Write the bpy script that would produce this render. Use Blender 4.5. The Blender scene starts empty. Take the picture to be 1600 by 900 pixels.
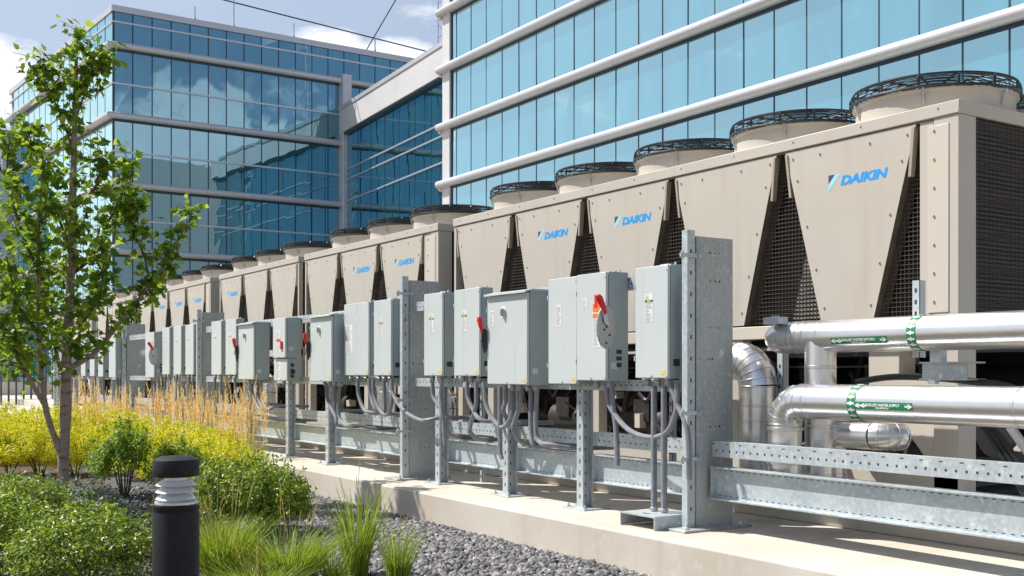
import bpy, math, random
import numpy as np
from mathutils import Vector, Matrix
R = math.radians
random.seed(7); rng = np.random.default_rng(11)
sc = bpy.context.scene
COL = sc.collection

# ------------------------------------------------------------------ camera, sky, sun, exposure
cam_d = bpy.data.cameras.new('camera'); cam = bpy.data.objects.new('camera', cam_d); COL.objects.link(cam)
cam.location = (0, 0, 1.4); cam.rotation_euler = (R(90), 0, R(-33.06))
cam_d.sensor_width = 36; cam_d.lens = 38.03; cam_d.shift_y = 0.083
cam_d.clip_start = 0.05; cam_d.clip_end = 3000
sc.camera = cam
SUN_EL, SUN_AZ = 52.0, -42.0          # azimuth clockwise from +Y
sd = (math.sin(R(SUN_AZ))*math.cos(R(SUN_EL)), math.cos(R(SUN_AZ))*math.cos(R(SUN_EL)), math.sin(R(SUN_EL)))
sun_d = bpy.data.lights.new('sun', 'SUN'); sun = bpy.data.objects.new('sun', sun_d); COL.objects.link(sun)
sun_d.energy = 5.0; sun_d.angle = R(0.5); sun_d.color = (1.0, 0.945, 0.87)
sun.rotation_euler = (-Vector(sd)).to_track_quat('-Z', 'Y').to_euler()
sun.location = (0, 0, 50)
sc.view_settings.view_transform = 'Standard'; sc.view_settings.look = 'None'
sc.view_settings.exposure = 0.47; sc.view_settings.gamma = 1; sc.view_settings.use_curve_mapping = False
world = bpy.data.worlds.new('World'); sc.world = world; world.use_nodes = True
def build_world():
    nt = world.node_tree; nt.nodes.clear(); N = nt.nodes.new; L = nt.links.new
    out = N('ShaderNodeOutputWorld'); bg = N('ShaderNodeBackground'); bg.inputs['Strength'].default_value = 0.088
    sky = N('ShaderNodeTexSky'); sky.sky_type = 'NISHITA'; sky.sun_disc = False
    sky.sun_elevation = R(SUN_EL); sky.sun_rotation = R(SUN_AZ % 360); sky.air_density = 1.0; sky.dust_density = 1.4; sky.ozone_density = 1.3
    tc = N('ShaderNodeTexCoord')
    sep = N('ShaderNodeSeparateXYZ'); L(tc.outputs['Generated'], sep.inputs[0])
    # stretched fbm cloud field in direction space
    mp = N('ShaderNodeMapping'); mp.inputs['Scale'].default_value = (1, 1, 2.6); L(tc.outputs['Generated'], mp.inputs[0])
    no = N('ShaderNodeTexNoise'); no.inputs['Scale'].default_value = 7.5; no.inputs['Detail'].default_value = 9; no.inputs['Roughness'].default_value = .58
    L(mp.outputs[0], no.inputs['Vector'])
    def blob(d, rad):
        d = Vector(d).normalized()
        s = N('ShaderNodeVectorMath'); s.operation = 'SUBTRACT'; L(tc.outputs['Generated'], s.inputs[0]); s.inputs[1].default_value = d
        k = N('ShaderNodeVectorMath'); k.operation = 'MULTIPLY'; L(s.outputs[0], k.inputs[0]); k.inputs[1].default_value = (1/rad, 1/rad, 1.7/rad)
        l = N('ShaderNodeVectorMath'); l.operation = 'LENGTH'; L(k.outputs[0], l.inputs[0])
        m = N('ShaderNodeMath'); m.operation = 'SUBTRACT'; m.inputs[0].default_value = 1.0; L(l.outputs['Value'], m.inputs[1]); m.use_clamp = True
        return m
    acc = None
    for d, r_ in [((.275, -1.0, .20), .13), ((.41, -.95, .195), .125), ((.34, -1.0, .14), .18), ((.20, -1.0, .14), .12), ((.48, -.9, .15), .12),
                  ((.12, 1.09, .262), .085), ((.445, .90, .262), .085), ((.40, .93, .285), .06), ((-.3, 1.1, .2), .3), ((-1, .3, .12), .3)]:
        b = blob(d, r_)
        if acc is None: acc = b
        else:
            m = N('ShaderNodeMath'); m.operation = 'MAXIMUM'; L(acc.outputs[0], m.inputs[0]); L(b.outputs[0], m.inputs[1]); acc = m
    a = N('ShaderNodeMath'); a.operation = 'MULTIPLY_ADD'; L(acc.outputs[0], a.inputs[0]); a.inputs[1].default_value = .62; L(no.outputs[0], a.inputs[2])
    cr = N('ShaderNodeValToRGB'); cr.color_ramp.elements[0].position = .63; cr.color_ramp.elements[1].position = .75
    L(a.outputs[0], cr.inputs[0])
    # thin high veil
    no2 = N('ShaderNodeTexNoise'); no2.inputs['Scale'].default_value = 1.7; no2.inputs['Detail'].default_value = 5
    mp2 = N('ShaderNodeMapping'); mp2.inputs['Scale'].default_value = (1, 1, 4); L(tc.outputs['Generated'], mp2.inputs[0]); L(mp2.outputs[0], no2.inputs['Vector'])
    vr = N('ShaderNodeMapRange'); vr.inputs['From Min'].default_value = .35; vr.inputs['From Max'].default_value = .75
    vr.inputs['To Min'].default_value = .05; vr.inputs['To Max'].default_value = .36; L(no2.outputs[0], vr.inputs['Value'])
    # the air is hazier towards the sun's side of the sky
    dt = N('ShaderNodeVectorMath'); dt.operation = 'DOT_PRODUCT'; L(tc.outputs['Generated'], dt.inputs[0]); dt.inputs[1].default_value = (-.35, .94, 0)
    hz = N('ShaderNodeMapRange'); hz.inputs['From Min'].default_value = -.4; hz.inputs['From Max'].default_value = 1; hz.inputs['To Max'].default_value = .48; L(dt.outputs['Value'], hz.inputs['Value'])
    ad = N('ShaderNodeMath'); ad.operation = 'ADD'; ad.use_clamp = True; L(vr.outputs[0], ad.inputs[0]); L(hz.outputs[0], ad.inputs[1])
    mv = N('ShaderNodeMix'); mv.data_type = 'RGBA'; L(ad.outputs[0], mv.inputs[0]); L(sky.outputs[0], mv.inputs[6]); mv.inputs[7].default_value = (5.4, 6.2, 7.5, 1)
    sh = N('ShaderNodeMix'); sh.data_type = 'RGBA'; L(no.outputs[0], sh.inputs[0]); sh.inputs[6].default_value = (11.5, 11.5, 11.8, 1); sh.inputs[7].default_value = (6.6, 6.9, 7.6, 1)
    mx = N('ShaderNodeMix'); mx.data_type = 'RGBA'; L(cr.outputs[0], mx.inputs[0]); L(mv.outputs[2], mx.inputs[6]); L(sh.outputs[2], mx.inputs[7])
    L(mx.outputs[2], bg.inputs[0]); L(bg.outputs[0], out.inputs[0])
build_world()

# ------------------------------------------------------------------ materials
MATS = {}
def mat(name, base, rough=.5, metal=0., spec=.5, noise=None, bump=None, coords='Object'):
    """noise = list of (scale, detail, colour2, lo, hi); bump = (scale, strength, distance)"""
    m = bpy.data.materials.new(name); m.use_nodes = True; nt = m.node_tree; N = nt.nodes.new; L = nt.links.new
    b = nt.nodes['Principled BSDF']; b.inputs['Roughness'].default_value = rough; b.inputs['Metallic'].default_value = metal
    b.inputs['Specular IOR Level'].default_value = spec
    b.inputs['Base Color'].default_value = (*base, 1)
    tc = N('ShaderNodeTexCoord'); cur = None
    for sc_, det, c2, lo, hi in (noise or []):
        n = N('ShaderNodeTexNoise'); n.inputs['Detail'].default_value = det
        if isinstance(sc_, tuple):
            mp = N('ShaderNodeMapping'); mp.inputs['Scale'].default_value = sc_; L(tc.outputs[coords], mp.inputs[0]); L(mp.outputs[0], n.inputs['Vector']); n.inputs['Scale'].default_value = 1
        else:
            L(tc.outputs[coords], n.inputs['Vector']); n.inputs['Scale'].default_value = sc_
        r = N('ShaderNodeMapRange'); r.inputs['From Min'].default_value = lo; r.inputs['From Max'].default_value = hi; L(n.outputs[0], r.inputs['Value'])
        mx = N('ShaderNodeMix'); mx.data_type = 'RGBA'; L(r.outputs[0], mx.inputs[0])
        if cur is None: mx.inputs[6].default_value = (*base, 1)
        else: L(cur, mx.inputs[6])
        mx.inputs[7].default_value = (*c2, 1); cur = mx.outputs[2]
    if cur is not None: L(cur, b.inputs['Base Color'])
    if bump:
        n = N('ShaderNodeTexNoise'); n.inputs['Scale'].default_value = bump[0]; n.inputs['Detail'].default_value = 4; L(tc.outputs[coords], n.inputs['Vector'])
        bp = N('ShaderNodeBump'); bp.inputs['Strength'].default_value = bump[1]; bp.inputs['Distance'].default_value = bump[2]
        L(n.outputs[0], bp.inputs['Height']); L(bp.outputs[0], b.inputs['Normal'])
    MATS[name] = m; return m
def galv(name, base, c2, c3, rough=.42, metal=.55, sp=55):
    m = mat(name, base, rough, metal, .5, noise=[((3, 3, 1.1), 5, c2, .42, .68), (1.1, 6, tuple(k*.82 for k in base), .5, .62), (26, 3, c3, .5, .72), (7, 6, (.70, .72, .73), .63, .74)])
    nt = m.node_tree; N = nt.nodes.new; L = nt.links.new; b = nt.nodes['Principled BSDF']
    tc = [n for n in nt.nodes if n.type == 'TEX_COORD'][0]
    v = N('ShaderNodeTexVoronoi'); v.inputs['Scale'].default_value = sp; L(tc.outputs['Object'], v.inputs['Vector'])
    hs = N('ShaderNodeHueSaturation'); src = b.inputs['Base Color'].links[0].from_socket
    sp_ = N('ShaderNodeSeparateColor'); L(v.outputs['Color'], sp_.inputs[0])
    mr = N('ShaderNodeMapRange'); mr.inputs['To Min'].default_value = .93; mr.inputs['To Max'].default_value = 1.05; L(sp_.outputs[0], mr.inputs['Value'])
    L(src, hs.inputs['Color']); L(mr.outputs[0], hs.inputs['Value']); L(hs.outputs[0], b.inputs['Base Color'])
    mr2 = N('ShaderNodeMapRange'); mr2.inputs['To Min'].default_value = rough-.04; mr2.inputs['To Max'].default_value = rough+.08; L(sp_.outputs[1], mr2.inputs['Value'])
    L(mr2.outputs[0], b.inputs['Roughness'])
    return m
galv('galv', (.52, .575, .60), (.42, .48, .51), (.60, .65, .67), .45, .4)
galv('galv_old', (.43, .46, .455), (.29, .32, .325), (.50, .52, .51), .52, .25, 70)
mat('beige', (.485, .45, .395), .42, 0, .4, noise=[(1.3, 4, (.455, .42, .365), .4, .7), ((7, 7, .7), 4, (.42, .375, .31), .56, .85)])
mat('beige_light', (.53, .49, .43), .45, 0, .4, noise=[(2.5, 3, (.55, .48, .39), .5, .8)])
mat('guard', (.095, .08, .068), .5, .3)
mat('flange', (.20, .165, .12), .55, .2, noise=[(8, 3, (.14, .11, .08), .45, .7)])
mat('cab_shaded', (.31, .37, .38), .45, .1, .5, noise=[(1.6, 4, (.39, .44, .445), .4, .7)])  # door paint again, darkened: shade on the cabinet sides put into the colour
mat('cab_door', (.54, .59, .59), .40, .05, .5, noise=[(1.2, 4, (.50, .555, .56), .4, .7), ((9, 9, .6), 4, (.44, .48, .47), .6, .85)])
mat('conduit', (.20, .21, .235), .5, 0, .5, noise=[(18, 3, (.27, .28, .30), .5, .75)], bump=(60, .15, .002))
mat('hub', (.42, .43, .44), .35, .8)
mat('jacket', (.78, .78, .78), .29, .92, .5, noise=[((4, 1.2, 4), 4, (.66, .66, .67), .45, .7)], bump=(9, .10, .012))
mat('jacket_seam', (.66, .66, .67), .3, .9)
mat('clip_beige', (.36, .31, .24), .45)
mat('green', (.012, .20, .085), .45)
mat('white', (.78, .78, .76), .5)
mat('paper', (.72, .73, .73), .5)
mat('ink', (.16, .17, .18), .6)
mat('yellow', (.75, .56, .03), .45)
mat('red', (.62, .02, .02), .3)
mat('orange', (.8, .18, .02), .45)
mat('black', (.018, .019, .022), .38, 0, .5)
mat('bollard', (.008, .0085, .0095), .5, 0, .35, noise=[(30, 2, (.012, .0125, .014), .5, .7)])
mat('dark', (.022, .019, .017), .7)
mat('machine', (.035, .031, .028), .45, .2, noise=[(9, 4, (.13, .11, .09), .56, .75)])
mat('slot', (.03, .034, .038), .7)
mat('logo_blue', (.0, .30, .74), .4)
mat('logo_pale', (.30, .62, .80), .4)
mat('logo_dark', (.05, .06, .08), .4)
mat('alu', (.54, .555, .60), .36, .3, .5, noise=[((.4, .4, 3), 3, (.48, .495, .54), .4, .7)])
mat('alu_white', (.58, .58, .60), .5, .05, .4, noise=[(.5, 4, (.52, .52, .545), .4, .7)])
mat('louvre', (.82, .83, .85), .3, .3)
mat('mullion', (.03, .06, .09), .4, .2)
mat('mullion_light', (.52, .57, .63), .35, .5)
mat('concrete', (.60, .565, .51), .85, 0, .2, noise=[(1.1, 6, (.50, .445, .37), .42, .7), (14, 5, (.60, .55, .475), .5, .75), (.35, 3, (.49, .44, .37), .5, .68), ((.6, 5, .5), 5, (.50, .44, .35), .55, .72), (40, 3, (.42, .38, .32), .68, .74)], bump=(60, .25, .004))
mat('concrete_dark', (.30, .31, .32), .85, 0, .2, noise=[(2, 5, (.22, .235, .25), .4, .7)])
mat('bark', (.33, .25, .20), .85, 0, .2, noise=[((9, 9, 30), 4, (.15, .11, .095), .5, .68), ((30, 30, 6), 3, (.38, .31, .27), .5, .75)], bump=(40, .6, .01))
mat('bark_dark', (.13, .10, .08), .85, 0, .2, noise=[(20, 4, (.08, .06, .05), .45, .7)])
mat('ground', (.33, .27, .20), .95, 0, .1, noise=[(.15, 6, (.42, .34, .24), .4, .65), (4, 5, (.22, .18, .13), .5, .7)], bump=(12, .4, .03))
mat('mulch', (.115, .075, .055), .95, 0, .1, noise=[(35, 5, (.20, .155, .12), .5, .66), (9, 5, (.17, .16, .155), .5, .7)], bump=(70, 1.0, .03))
mat('fence', (.10, .12, .13), .5, .5)
mat('asphalt', (.05, .05, .052), .9)
mat('roof', (.35, .35, .36), .9)

def coil_mat():
    m = mat('coil', (.05, .038, .03), .55); nt = m.node_tree; N = nt.nodes.new; L = nt.links.new; b = nt.nodes['Principled BSDF']
    tc = [n for n in nt.nodes if n.type == 'TEX_COORD'][0]
    sp = N('ShaderNodeSeparateXYZ'); L(tc.outputs['Object'], sp.inputs[0])
    n = N('ShaderNodeTexNoise'); n.inputs['Scale'].default_value = 5; L(tc.outputs['Object'], n.inputs['Vector'])
    z = N('ShaderNodeMath'); z.operation = 'MULTIPLY_ADD'; L(n.outputs[0], z.inputs[0]); z.inputs[1].default_value = .02; L(sp.outputs[2], z.inputs[2])
    s = N('ShaderNodeMath'); s.operation = 'MULTIPLY'; L(z.outputs[0], s.inputs[0]); s.inputs[1].default_value = 2*math.pi/.032
    w = N('ShaderNodeMath'); w.operation = 'SINE'; L(s.outputs[0], w.inputs[0])
    mr = N('ShaderNodeMapRange'); mr.inputs['From Min'].default_value = .1; mr.inputs['From Max'].default_value = 1; L(w.outputs[0], mr.inputs['Value'])
    mx = N('ShaderNodeMix'); mx.data_type = 'RGBA'; L(mr.outputs[0], mx.inputs[0]); mx.inputs[6].default_value = (.016, .013, .012, 1); mx.inputs[7].default_value = (.075, .062, .054, 1)
    L(mx.outputs[2], b.inputs['Base Color'])
    bp = N('ShaderNodeBump'); bp.inputs['Strength'].default_value = .8; bp.inputs['Distance'].default_value = .01; L(w.outputs[0], bp.inputs['Height']); L(bp.outputs[0], b.inputs['Normal'])
coil_mat()

def leaf_mat(name, c1, c2, c3, trans=.45, rough=.45, hue=.485):
    m = bpy.data.materials.new(name); m.use_nodes = True; nt = m.node_tree; nt.nodes.clear(); N = nt.nodes.new; L = nt.links.new
    g = N('ShaderNodeNewGeometry'); cr = N('ShaderNodeValToRGB'); e = cr.color_ramp.elements
    e[0].color = (*c1, 1); e[1].color = (*c3, 1); k = e.new(.5); k.color = (*c2, 1)
    L(g.outputs['Random Per Island'], cr.inputs[0])
    p = N('ShaderNodeBsdfPrincipled'); p.inputs['Roughness'].default_value = rough; p.inputs['Specular IOR Level'].default_value = .35; L(cr.outputs[0], p.inputs['Base Color'])
    t = N('ShaderNodeBsdfTranslucent'); hs = N('ShaderNodeHueSaturation'); hs.inputs['Value'].default_value = 1.5; hs.inputs['Hue'].default_value = hue; L(cr.outputs[0], hs.inputs['Color']); L(hs.outputs[0], t.inputs[0])
    mx = N('ShaderNodeMixShader'); mx.inputs[0].default_value = trans; L(p.outputs[0], mx.inputs[1]); L(t.outputs[0], mx.inputs[2])
    o = N('ShaderNodeOutputMaterial'); L(mx.outputs[0], o.inputs[0]); MATS[name] = m
leaf_mat('leaf_maple', (.055, .12, .012), (.13, .24, .02), (.27, .38, .03), .5)
leaf_mat('leaf_spirea', (.22, .30, .012), (.52, .56, .02), (.82, .72, .035), .4)
leaf_mat('leaf_green', (.06, .13, .012), (.14, .26, .02), (.30, .40, .03))
leaf_mat('leaf_box', (.055, .10, .012), (.15, .25, .02), (.42, .52, .06), .32, .38)
leaf_mat('leaf_silver', (.12, .17, .12), (.20, .26, .19), (.30, .35, .28), .3)
leaf_mat('grass', (.09, .16, .015), (.19, .30, .025), (.36, .43, .05), .4)
leaf_mat('straw', (.62, .41, .14), (.80, .60, .26), (.92, .77, .43), .35, .7, .5)
leaf_mat('straw_green', (.34, .30, .10), (.50, .40, .15), (.62, .50, .22), .35, .7, .5)
def rock_mat():
    m = mat('rock', (.3, .3, .3), .85, 0, .25); nt = m.node_tree; N = nt.nodes.new; L = nt.links.new; b = nt.nodes['Principled BSDF']
    g = N('ShaderNodeNewGeometry'); cr = N('ShaderNodeValToRGB'); e = cr.color_ramp.elements
    e[0].color = (.07, .07, .075, 1); e[1].color = (.40, .39, .38, 1); k = e.new(.55); k.color = (.19, .19, .195, 1); k2 = e.new(.85); k2.color = (.26, .24, .235, 1)
    L(g.outputs['Random Per Island'], cr.inputs[0]); L(cr.outputs[0], b.inputs['Base Color'])
rock_mat()
mat('gravel_bed', (.17, .17, .175), .95, 0, .1, noise=[(40, 5, (.07, .07, .075), .45, .6), (90, 3, (.33, .33, .33), .56, .7)], bump=(80, 1.0, .03))

def glass_mat(name, dark, tint, f0, f1, wob=.012):
    m = bpy.data.materials.new(name); m.use_nodes = True; nt = m.node_tree; nt.nodes.clear(); N = nt.nodes.new; L = nt.links.new
    tc = N('ShaderNodeTexCoord')
    n = N('ShaderNodeTexNoise'); n.inputs['Scale'].default_value = .35; n.inputs['Detail'].default_value = 2; L(tc.outputs['Object'], n.inputs['Vector'])
    bp = N('ShaderNodeBump'); bp.inputs['Strength'].default_value = 1; bp.inputs['Distance'].default_value = wob; L(n.outputs[0], bp.inputs['Height'])
    oi = N('ShaderNodeObjectInfo')
    n2 = N('ShaderNodeTexNoise'); n2.inputs['Scale'].default_value = .9; n2.inputs['Detail'].default_value = 3
    mp = N('ShaderNodeMapping'); mp.inputs['Scale'].default_value = (1, 1, .25); L(tc.outputs['Object'], mp.inputs[0]); L(mp.outputs[0], n2.inputs['Vector'])
    mr = N('ShaderNodeMapRange'); mr.inputs['From Min'].default_value = .35; mr.inputs['From Max'].default_value = .72; L(n2.outputs[0], mr.inputs['Value'])
    mx = N('ShaderNodeMix'); mx.data_type = 'RGBA'; L(mr.outputs[0], mx.inputs[0]); mx.inputs[6].default_value = (*dark, 1); mx.inputs[7].default_value = (dark[0]*2+.01, dark[1]*1.9+.012, dark[2]*1.8+.012, 1)
    d = N('ShaderNodeBsdfDiffuse'); L(mx.outputs[2], d.inputs[0])
    g = N('ShaderNodeBsdfGlossy'); g.inputs['Color'].default_value = (*tint, 1); g.inputs['Roughness'].default_value = .008; L(bp.outputs[0], g.inputs['Normal'])
    lw = N('ShaderNodeLayerWeight'); lw.inputs['Blend'].default_value = .5
    fr = N('ShaderNodeMapRange'); fr.inputs['To Min'].default_value = f0; fr.inputs['To Max'].default_value = f1; L(lw.outputs['Facing'], fr.inputs['Value'])
    ms = N('ShaderNodeMixShader'); L(fr.outputs[0], ms.inputs[0]); L(d.outputs[0], ms.inputs[1]); L(g.outputs[0], ms.inputs[2])
    o = N('ShaderNodeOutputMaterial'); L(ms.outputs[0], o.inputs[0]); MATS[name] = m
glass_mat('glass', (.010, .070, .080), (.37, .61, .74), .50, .98)
glass_mat('glass_sky', (.02, .13, .16), (.64, .92, .96), .5, 1.0)
def clear_glass():
    m = bpy.data.materials.new('clear'); m.use_nodes = True; nt = m.node_tree; nt.nodes.clear(); N = nt.nodes.new; L = nt.links.new
    t = N('ShaderNodeBsdfTransparent'); t.inputs[0].default_value = (.98, .99, .99, 1); g = N('ShaderNodeBsdfGlossy'); g.inputs['Roughness'].default_value = .04
    lw = N('ShaderNodeLayerWeight'); lw.inputs['Blend'].default_value = .3; pw = N('ShaderNodeMath'); pw.operation = 'MULTIPLY'; L(lw.outputs['Facing'], pw.inputs[0]); pw.inputs[1].default_value = .25; ms = N('ShaderNodeMixShader'); L(pw.outputs[0], ms.inputs[0]); L(t.outputs[0], ms.inputs[1]); L(g.outputs[0], ms.inputs[2])
    o = N('ShaderNodeOutputMaterial'); L(ms.outputs[0], o.inputs[0]); MATS['clear'] = m
clear_glass()

# ------------------------------------------------------------------ mesh helpers
def wloc(o):
    p = Vector((0, 0, 0))
    while o: p = p + o.location; o = o.parent
    return p
class MB:
    def __init__(s): s.v = []; s.f = []
    def add(s, vs, fs):
        n = len(s.v); s.v += [tuple(p) for p in vs]; s.f += [tuple(i+n for i in q) for q in fs]; return s
    def box(s, x0, x1, y0, y1, z0, z1):
        if x0 > x1: x0, x1 = x1, x0
        if y0 > y1: y0, y1 = y1, y0
        if z0 > z1: z0, z1 = z1, z0
        return s.add([(x0,y0,z0),(x1,y0,z0),(x1,y1,z0),(x0,y1,z0),(x0,y0,z1),(x1,y0,z1),(x1,y1,z1),(x0,y1,z1)],
                     [(0,3,2,1),(4,5,6,7),(0,1,5,4),(1,2,6,5),(2,3,7,6),(3,0,4,7)])
    def obox(s, A, B, out0, out1, z0, z1, n):
        """box along the ground segment A-B, from out0 to out1 along the 2D normal n"""
        P = [(A[0]+n[0]*out0, A[1]+n[1]*out0), (B[0]+n[0]*out0, B[1]+n[1]*out0), (B[0]+n[0]*out1, B[1]+n[1]*out1), (A[0]+n[0]*out1, A[1]+n[1]*out1)]
        vs = [(p[0], p[1], z0) for p in P]+[(p[0], p[1], z1) for p in P]
        return s.add(vs, [(0,3,2,1),(4,5,6,7),(0,1,5,4),(1,2,6,5),(2,3,7,6),(3,0,4,7)])
    def prism(s, pts, vec):
        n = len(pts); a = [Vector(p) for p in pts]; b = [p+Vector(vec) for p in a]
        return s.add(a+b, [tuple(range(n))[::-1], tuple(range(n, 2*n))]+[(i, (i+1) % n, n+(i+1) % n, n+i) for i in range(n)])
    def tube(s, pts, r, n=8, cap=True, r2=None):
        pts = [Vector(p) for p in pts]; m = len(pts); base = len(s.v)
        rr = r if isinstance(r, (list, tuple)) else [r+(0 if r2 is None else (r2-r)*i/(m-1)) for i in range(m)]
        tang = [(pts[min(i+1, m-1)]-pts[max(i-1, 0)]).normalized() for i in range(m)]
        t0 = tang[0]; u = t0.orthogonal().normalized(); fr = []
        for i in range(m):
            t = tang[i]; u = (u-t*u.dot(t)).normalized(); w = t.cross(u); fr.append((u.copy(), w))
        for i in range(m):
            for k in range(n):
                a = 2*math.pi*k/n; s.v.append(tuple(pts[i]+(fr[i][0]*math.cos(a)+fr[i][1]*math.sin(a))*rr[i]))
        for i in range(m-1):
            for k in range(n):
                k2 = (k+1) % n; s.f.append((base+i*n+k, base+i*n+k2, base+(i+1)*n+k2, base+(i+1)*n+k))
        if cap: s.f.append(tuple(base+k for k in range(n))[::-1]); s.f.append(tuple(base+(m-1)*n+k for k in range(n)))
        return s
    def lathe(s, prof, c, n=32, cap=True):
        base = len(s.v); m = len(prof)
        for r, z in prof:
            for k in range(n):
                a = 2*math.pi*k/n; s.v.append((c[0]+r*math.cos(a), c[1]+r*math.sin(a), c[2]+z))
        for i in range(m-1):
            for k in range(n):
                k2 = (k+1) % n; s.f.append((base+i*n+k, base+i*n+k2, base+(i+1)*n+k2, base+(i+1)*n+k))
        if cap: s.f.append(tuple(base+k for k in range(n))[::-1]); s.f.append(tuple(base+(m-1)*n+k for k in range(n)))
        return s
    def ring(s, c, r, w, n=36, k=4, ax='z'):
        pts = []; base = len(s.v)
        for i in range(n):
            a = 2*math.pi*i/n
            for j in range(k):
                b = 2*math.pi*j/k+.785; q = r+w*math.cos(b); h = w*math.sin(b)
                s.v.append((c[0]+q*math.cos(a), c[1]+q*math.sin(a), c[2]+h) if ax == 'z' else (c[0]+q*math.cos(a), c[1]+h, c[2]+q*math.sin(a)))
        for i in range(n):
            i2 = (i+1) % n
            for j in range(k):
                j2 = (j+1) % k; s.f.append((base+i*k+j, base+i2*k+j, base+i2*k+j2, base+i*k+j2))
        return s
    def mesh(s, name, m, off=(0, 0, 0), smooth=True):
        me = bpy.data.meshes.new(name); me.from_pydata([(p[0]-off[0], p[1]-off[1], p[2]-off[2]) for p in s.v], [], s.f)
        me.materials.append(MATS[m] if isinstance(m, str) else m)
        if smooth:
            me.polygons.foreach_set('use_smooth', [True]*len(me.polygons)); me.set_sharp_from_angle(angle=R(32))
        me.update(); return me
    def build(s, name, m, parent=None, loc=None, bevel=0, smooth=True):
        """verts are in world coordinates; the object sits at loc (top-level) or at its parent"""
        off = wloc(parent) if parent else Vector(loc or (0, 0, 0))
        o = bpy.data.objects.new(name, s.mesh(name, m, off, smooth)); COL.objects.link(o)
        if parent: o.parent = parent
        else: o.location = off
        if bevel: bev(o, bevel)
        return o
def bev(o, w, seg=2):
    b = o.modifiers.new('bevel', 'BEVEL'); b.width = w; b.segments = seg; b.limit_method = 'ANGLE'; b.angle_limit = R(40); b.harden_normals = False
def tag(o, label=None, cat=None, group=None, kind=None):
    if label: o['label'] = label
    if cat: o['category'] = cat
    if group: o['group'] = group
    if kind: o['kind'] = kind
    return o
def thing(name, label, cat, loc, group=None):
    o = bpy.data.objects.new(name, None); o.empty_display_size = .1; COL.objects.link(o); o.location = loc
    return tag(o, label, cat, group)
CACHE = {}
def inst(name, key, fn, m, parent, loc, bevel=0):
    """a part whose mesh is built once (around its own origin) and shared"""
    if key not in CACHE: CACHE[key] = fn().mesh(name, m)
    o = bpy.data.objects.new(name, CACHE[key]); COL.objects.link(o); o.parent = parent; o.location = loc
    if bevel: bev(o, bevel)
    return o
def smooth_path(pts, k=6):
    P = [Vector(p) for p in pts]; P = [P[0]*2-P[1]]+P+[P[-1]*2-P[-2]]; out = []
    for i in range(1, len(P)-2):
        for j in range(k):
            t = j/k; a, b, c, d = P[i-1], P[i], P[i+1], P[i+2]
            out.append(.5*((2*b)+(c-a)*t+(2*a-5*b+4*c-d)*t*t+(3*b-a-3*c+d)*t**3))
    out.append(P[-2]); return out
def np_mesh(name, V, F, m):
    """V (n,3), F (m,k) equal-sized polygons"""
    me = bpy.data.meshes.new(name); k = F.shape[1]
    me.vertices.add(len(V)); me.vertices.foreach_set('co', V.astype(np.float32).ravel())
    me.loops.add(F.size); me.loops.foreach_set('vertex_index', F.astype(np.int32).ravel())
    me.polygons.add(len(F)); me.polygons.foreach_set('loop_start', np.arange(0, F.size, k, dtype=np.int32))
    me.materials.append(MATS[m]); me.update(calc_edges=True); me.validate(); return me
def text_mesh(txt, size, bold=.0, shear=0.):
    c = bpy.data.curves.new('lettering', 'FONT'); c.body = txt; c.size = size; c.offset = bold; c.shear = shear; c.align_x = 'LEFT'; c.resolution_u = 3
    o = bpy.data.objects.new('lettering', c); COL.objects.link(o)
    dg = bpy.context.evaluated_depsgraph_get(); dg.update(); me = bpy.data.meshes.new_from_object(o.evaluated_get(dg))
    vs = [v.co.copy() for v in me.vertices]; fs = [tuple(p.vertices) for p in me.polygons]
    bpy.data.objects.remove(o); bpy.data.curves.remove(c); bpy.data.meshes.remove(me); return vs, fs
def project(p):
    x, y = p[0], p[1]; f = x*.5455+y*.8381; r_ = x*.8381-y*.5455
    if f < .5: return None
    return 800+1690*r_/f, 583-1690*(p[2]-1.4)/f
def parea(c4):
    q = [project(p) for p in c4]
    if any(k is None for k in q): return 0
    xs = [min(max(k[0], 0), 1600) for k in q]; ys = [min(max(k[1], 0), 560) for k in q]
    return (max(xs)-min(xs))*(max(ys)-min(ys))

# ------------------------------------------------------------------ ground, slab, pad
def struct(o): o['kind'] = 'structure'; return o
struct(MB().add([(-900,-300,0),(1200,-300,0),(1200,1500,0),(-900,1500,0)], [(0,1,2,3)]).build('ground', 'ground'))
struct(MB().add([(-6,-2,.004),(3.2,-2,.004),(3.9,12,.004),(4.4,24,.004),(-6,24,.004)], [(0,1,2,3,4)]).build('planting_bed', 'mulch'))
struct(MB().add([(2.75,2,.008),(4.9,2,.008),(4.9,26,.008),(3.9,26,.008),(3.0,12,.008)], [(0,1,2,3,4)]).build('gravel_strip', 'gravel_bed'))
s1 = MB().box(4.75, 14, -1, 9.68, -.1, .3).build('concrete_slab', 'concrete'); bev(s1, .018); struct(s1)
s2 = MB().box(4.75, 14, 9.82, 60, -.1, .3).build('concrete_slab', 'concrete'); bev(s2, .018); struct(s2)
struct(MB().box(4.87, 14, 9.68, 9.82, -.1, .296).build('slab_joint', 'concrete'))
pd = MB().box(6.14, 9.2, 1.0, 48, .3, .49).build('equipment_pad', 'concrete'); bev(pd, .012); struct(pd)
struct(MB().box(5.9, 24, 44, 60, .012, .02).build('service_road', 'asphalt'))

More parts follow.
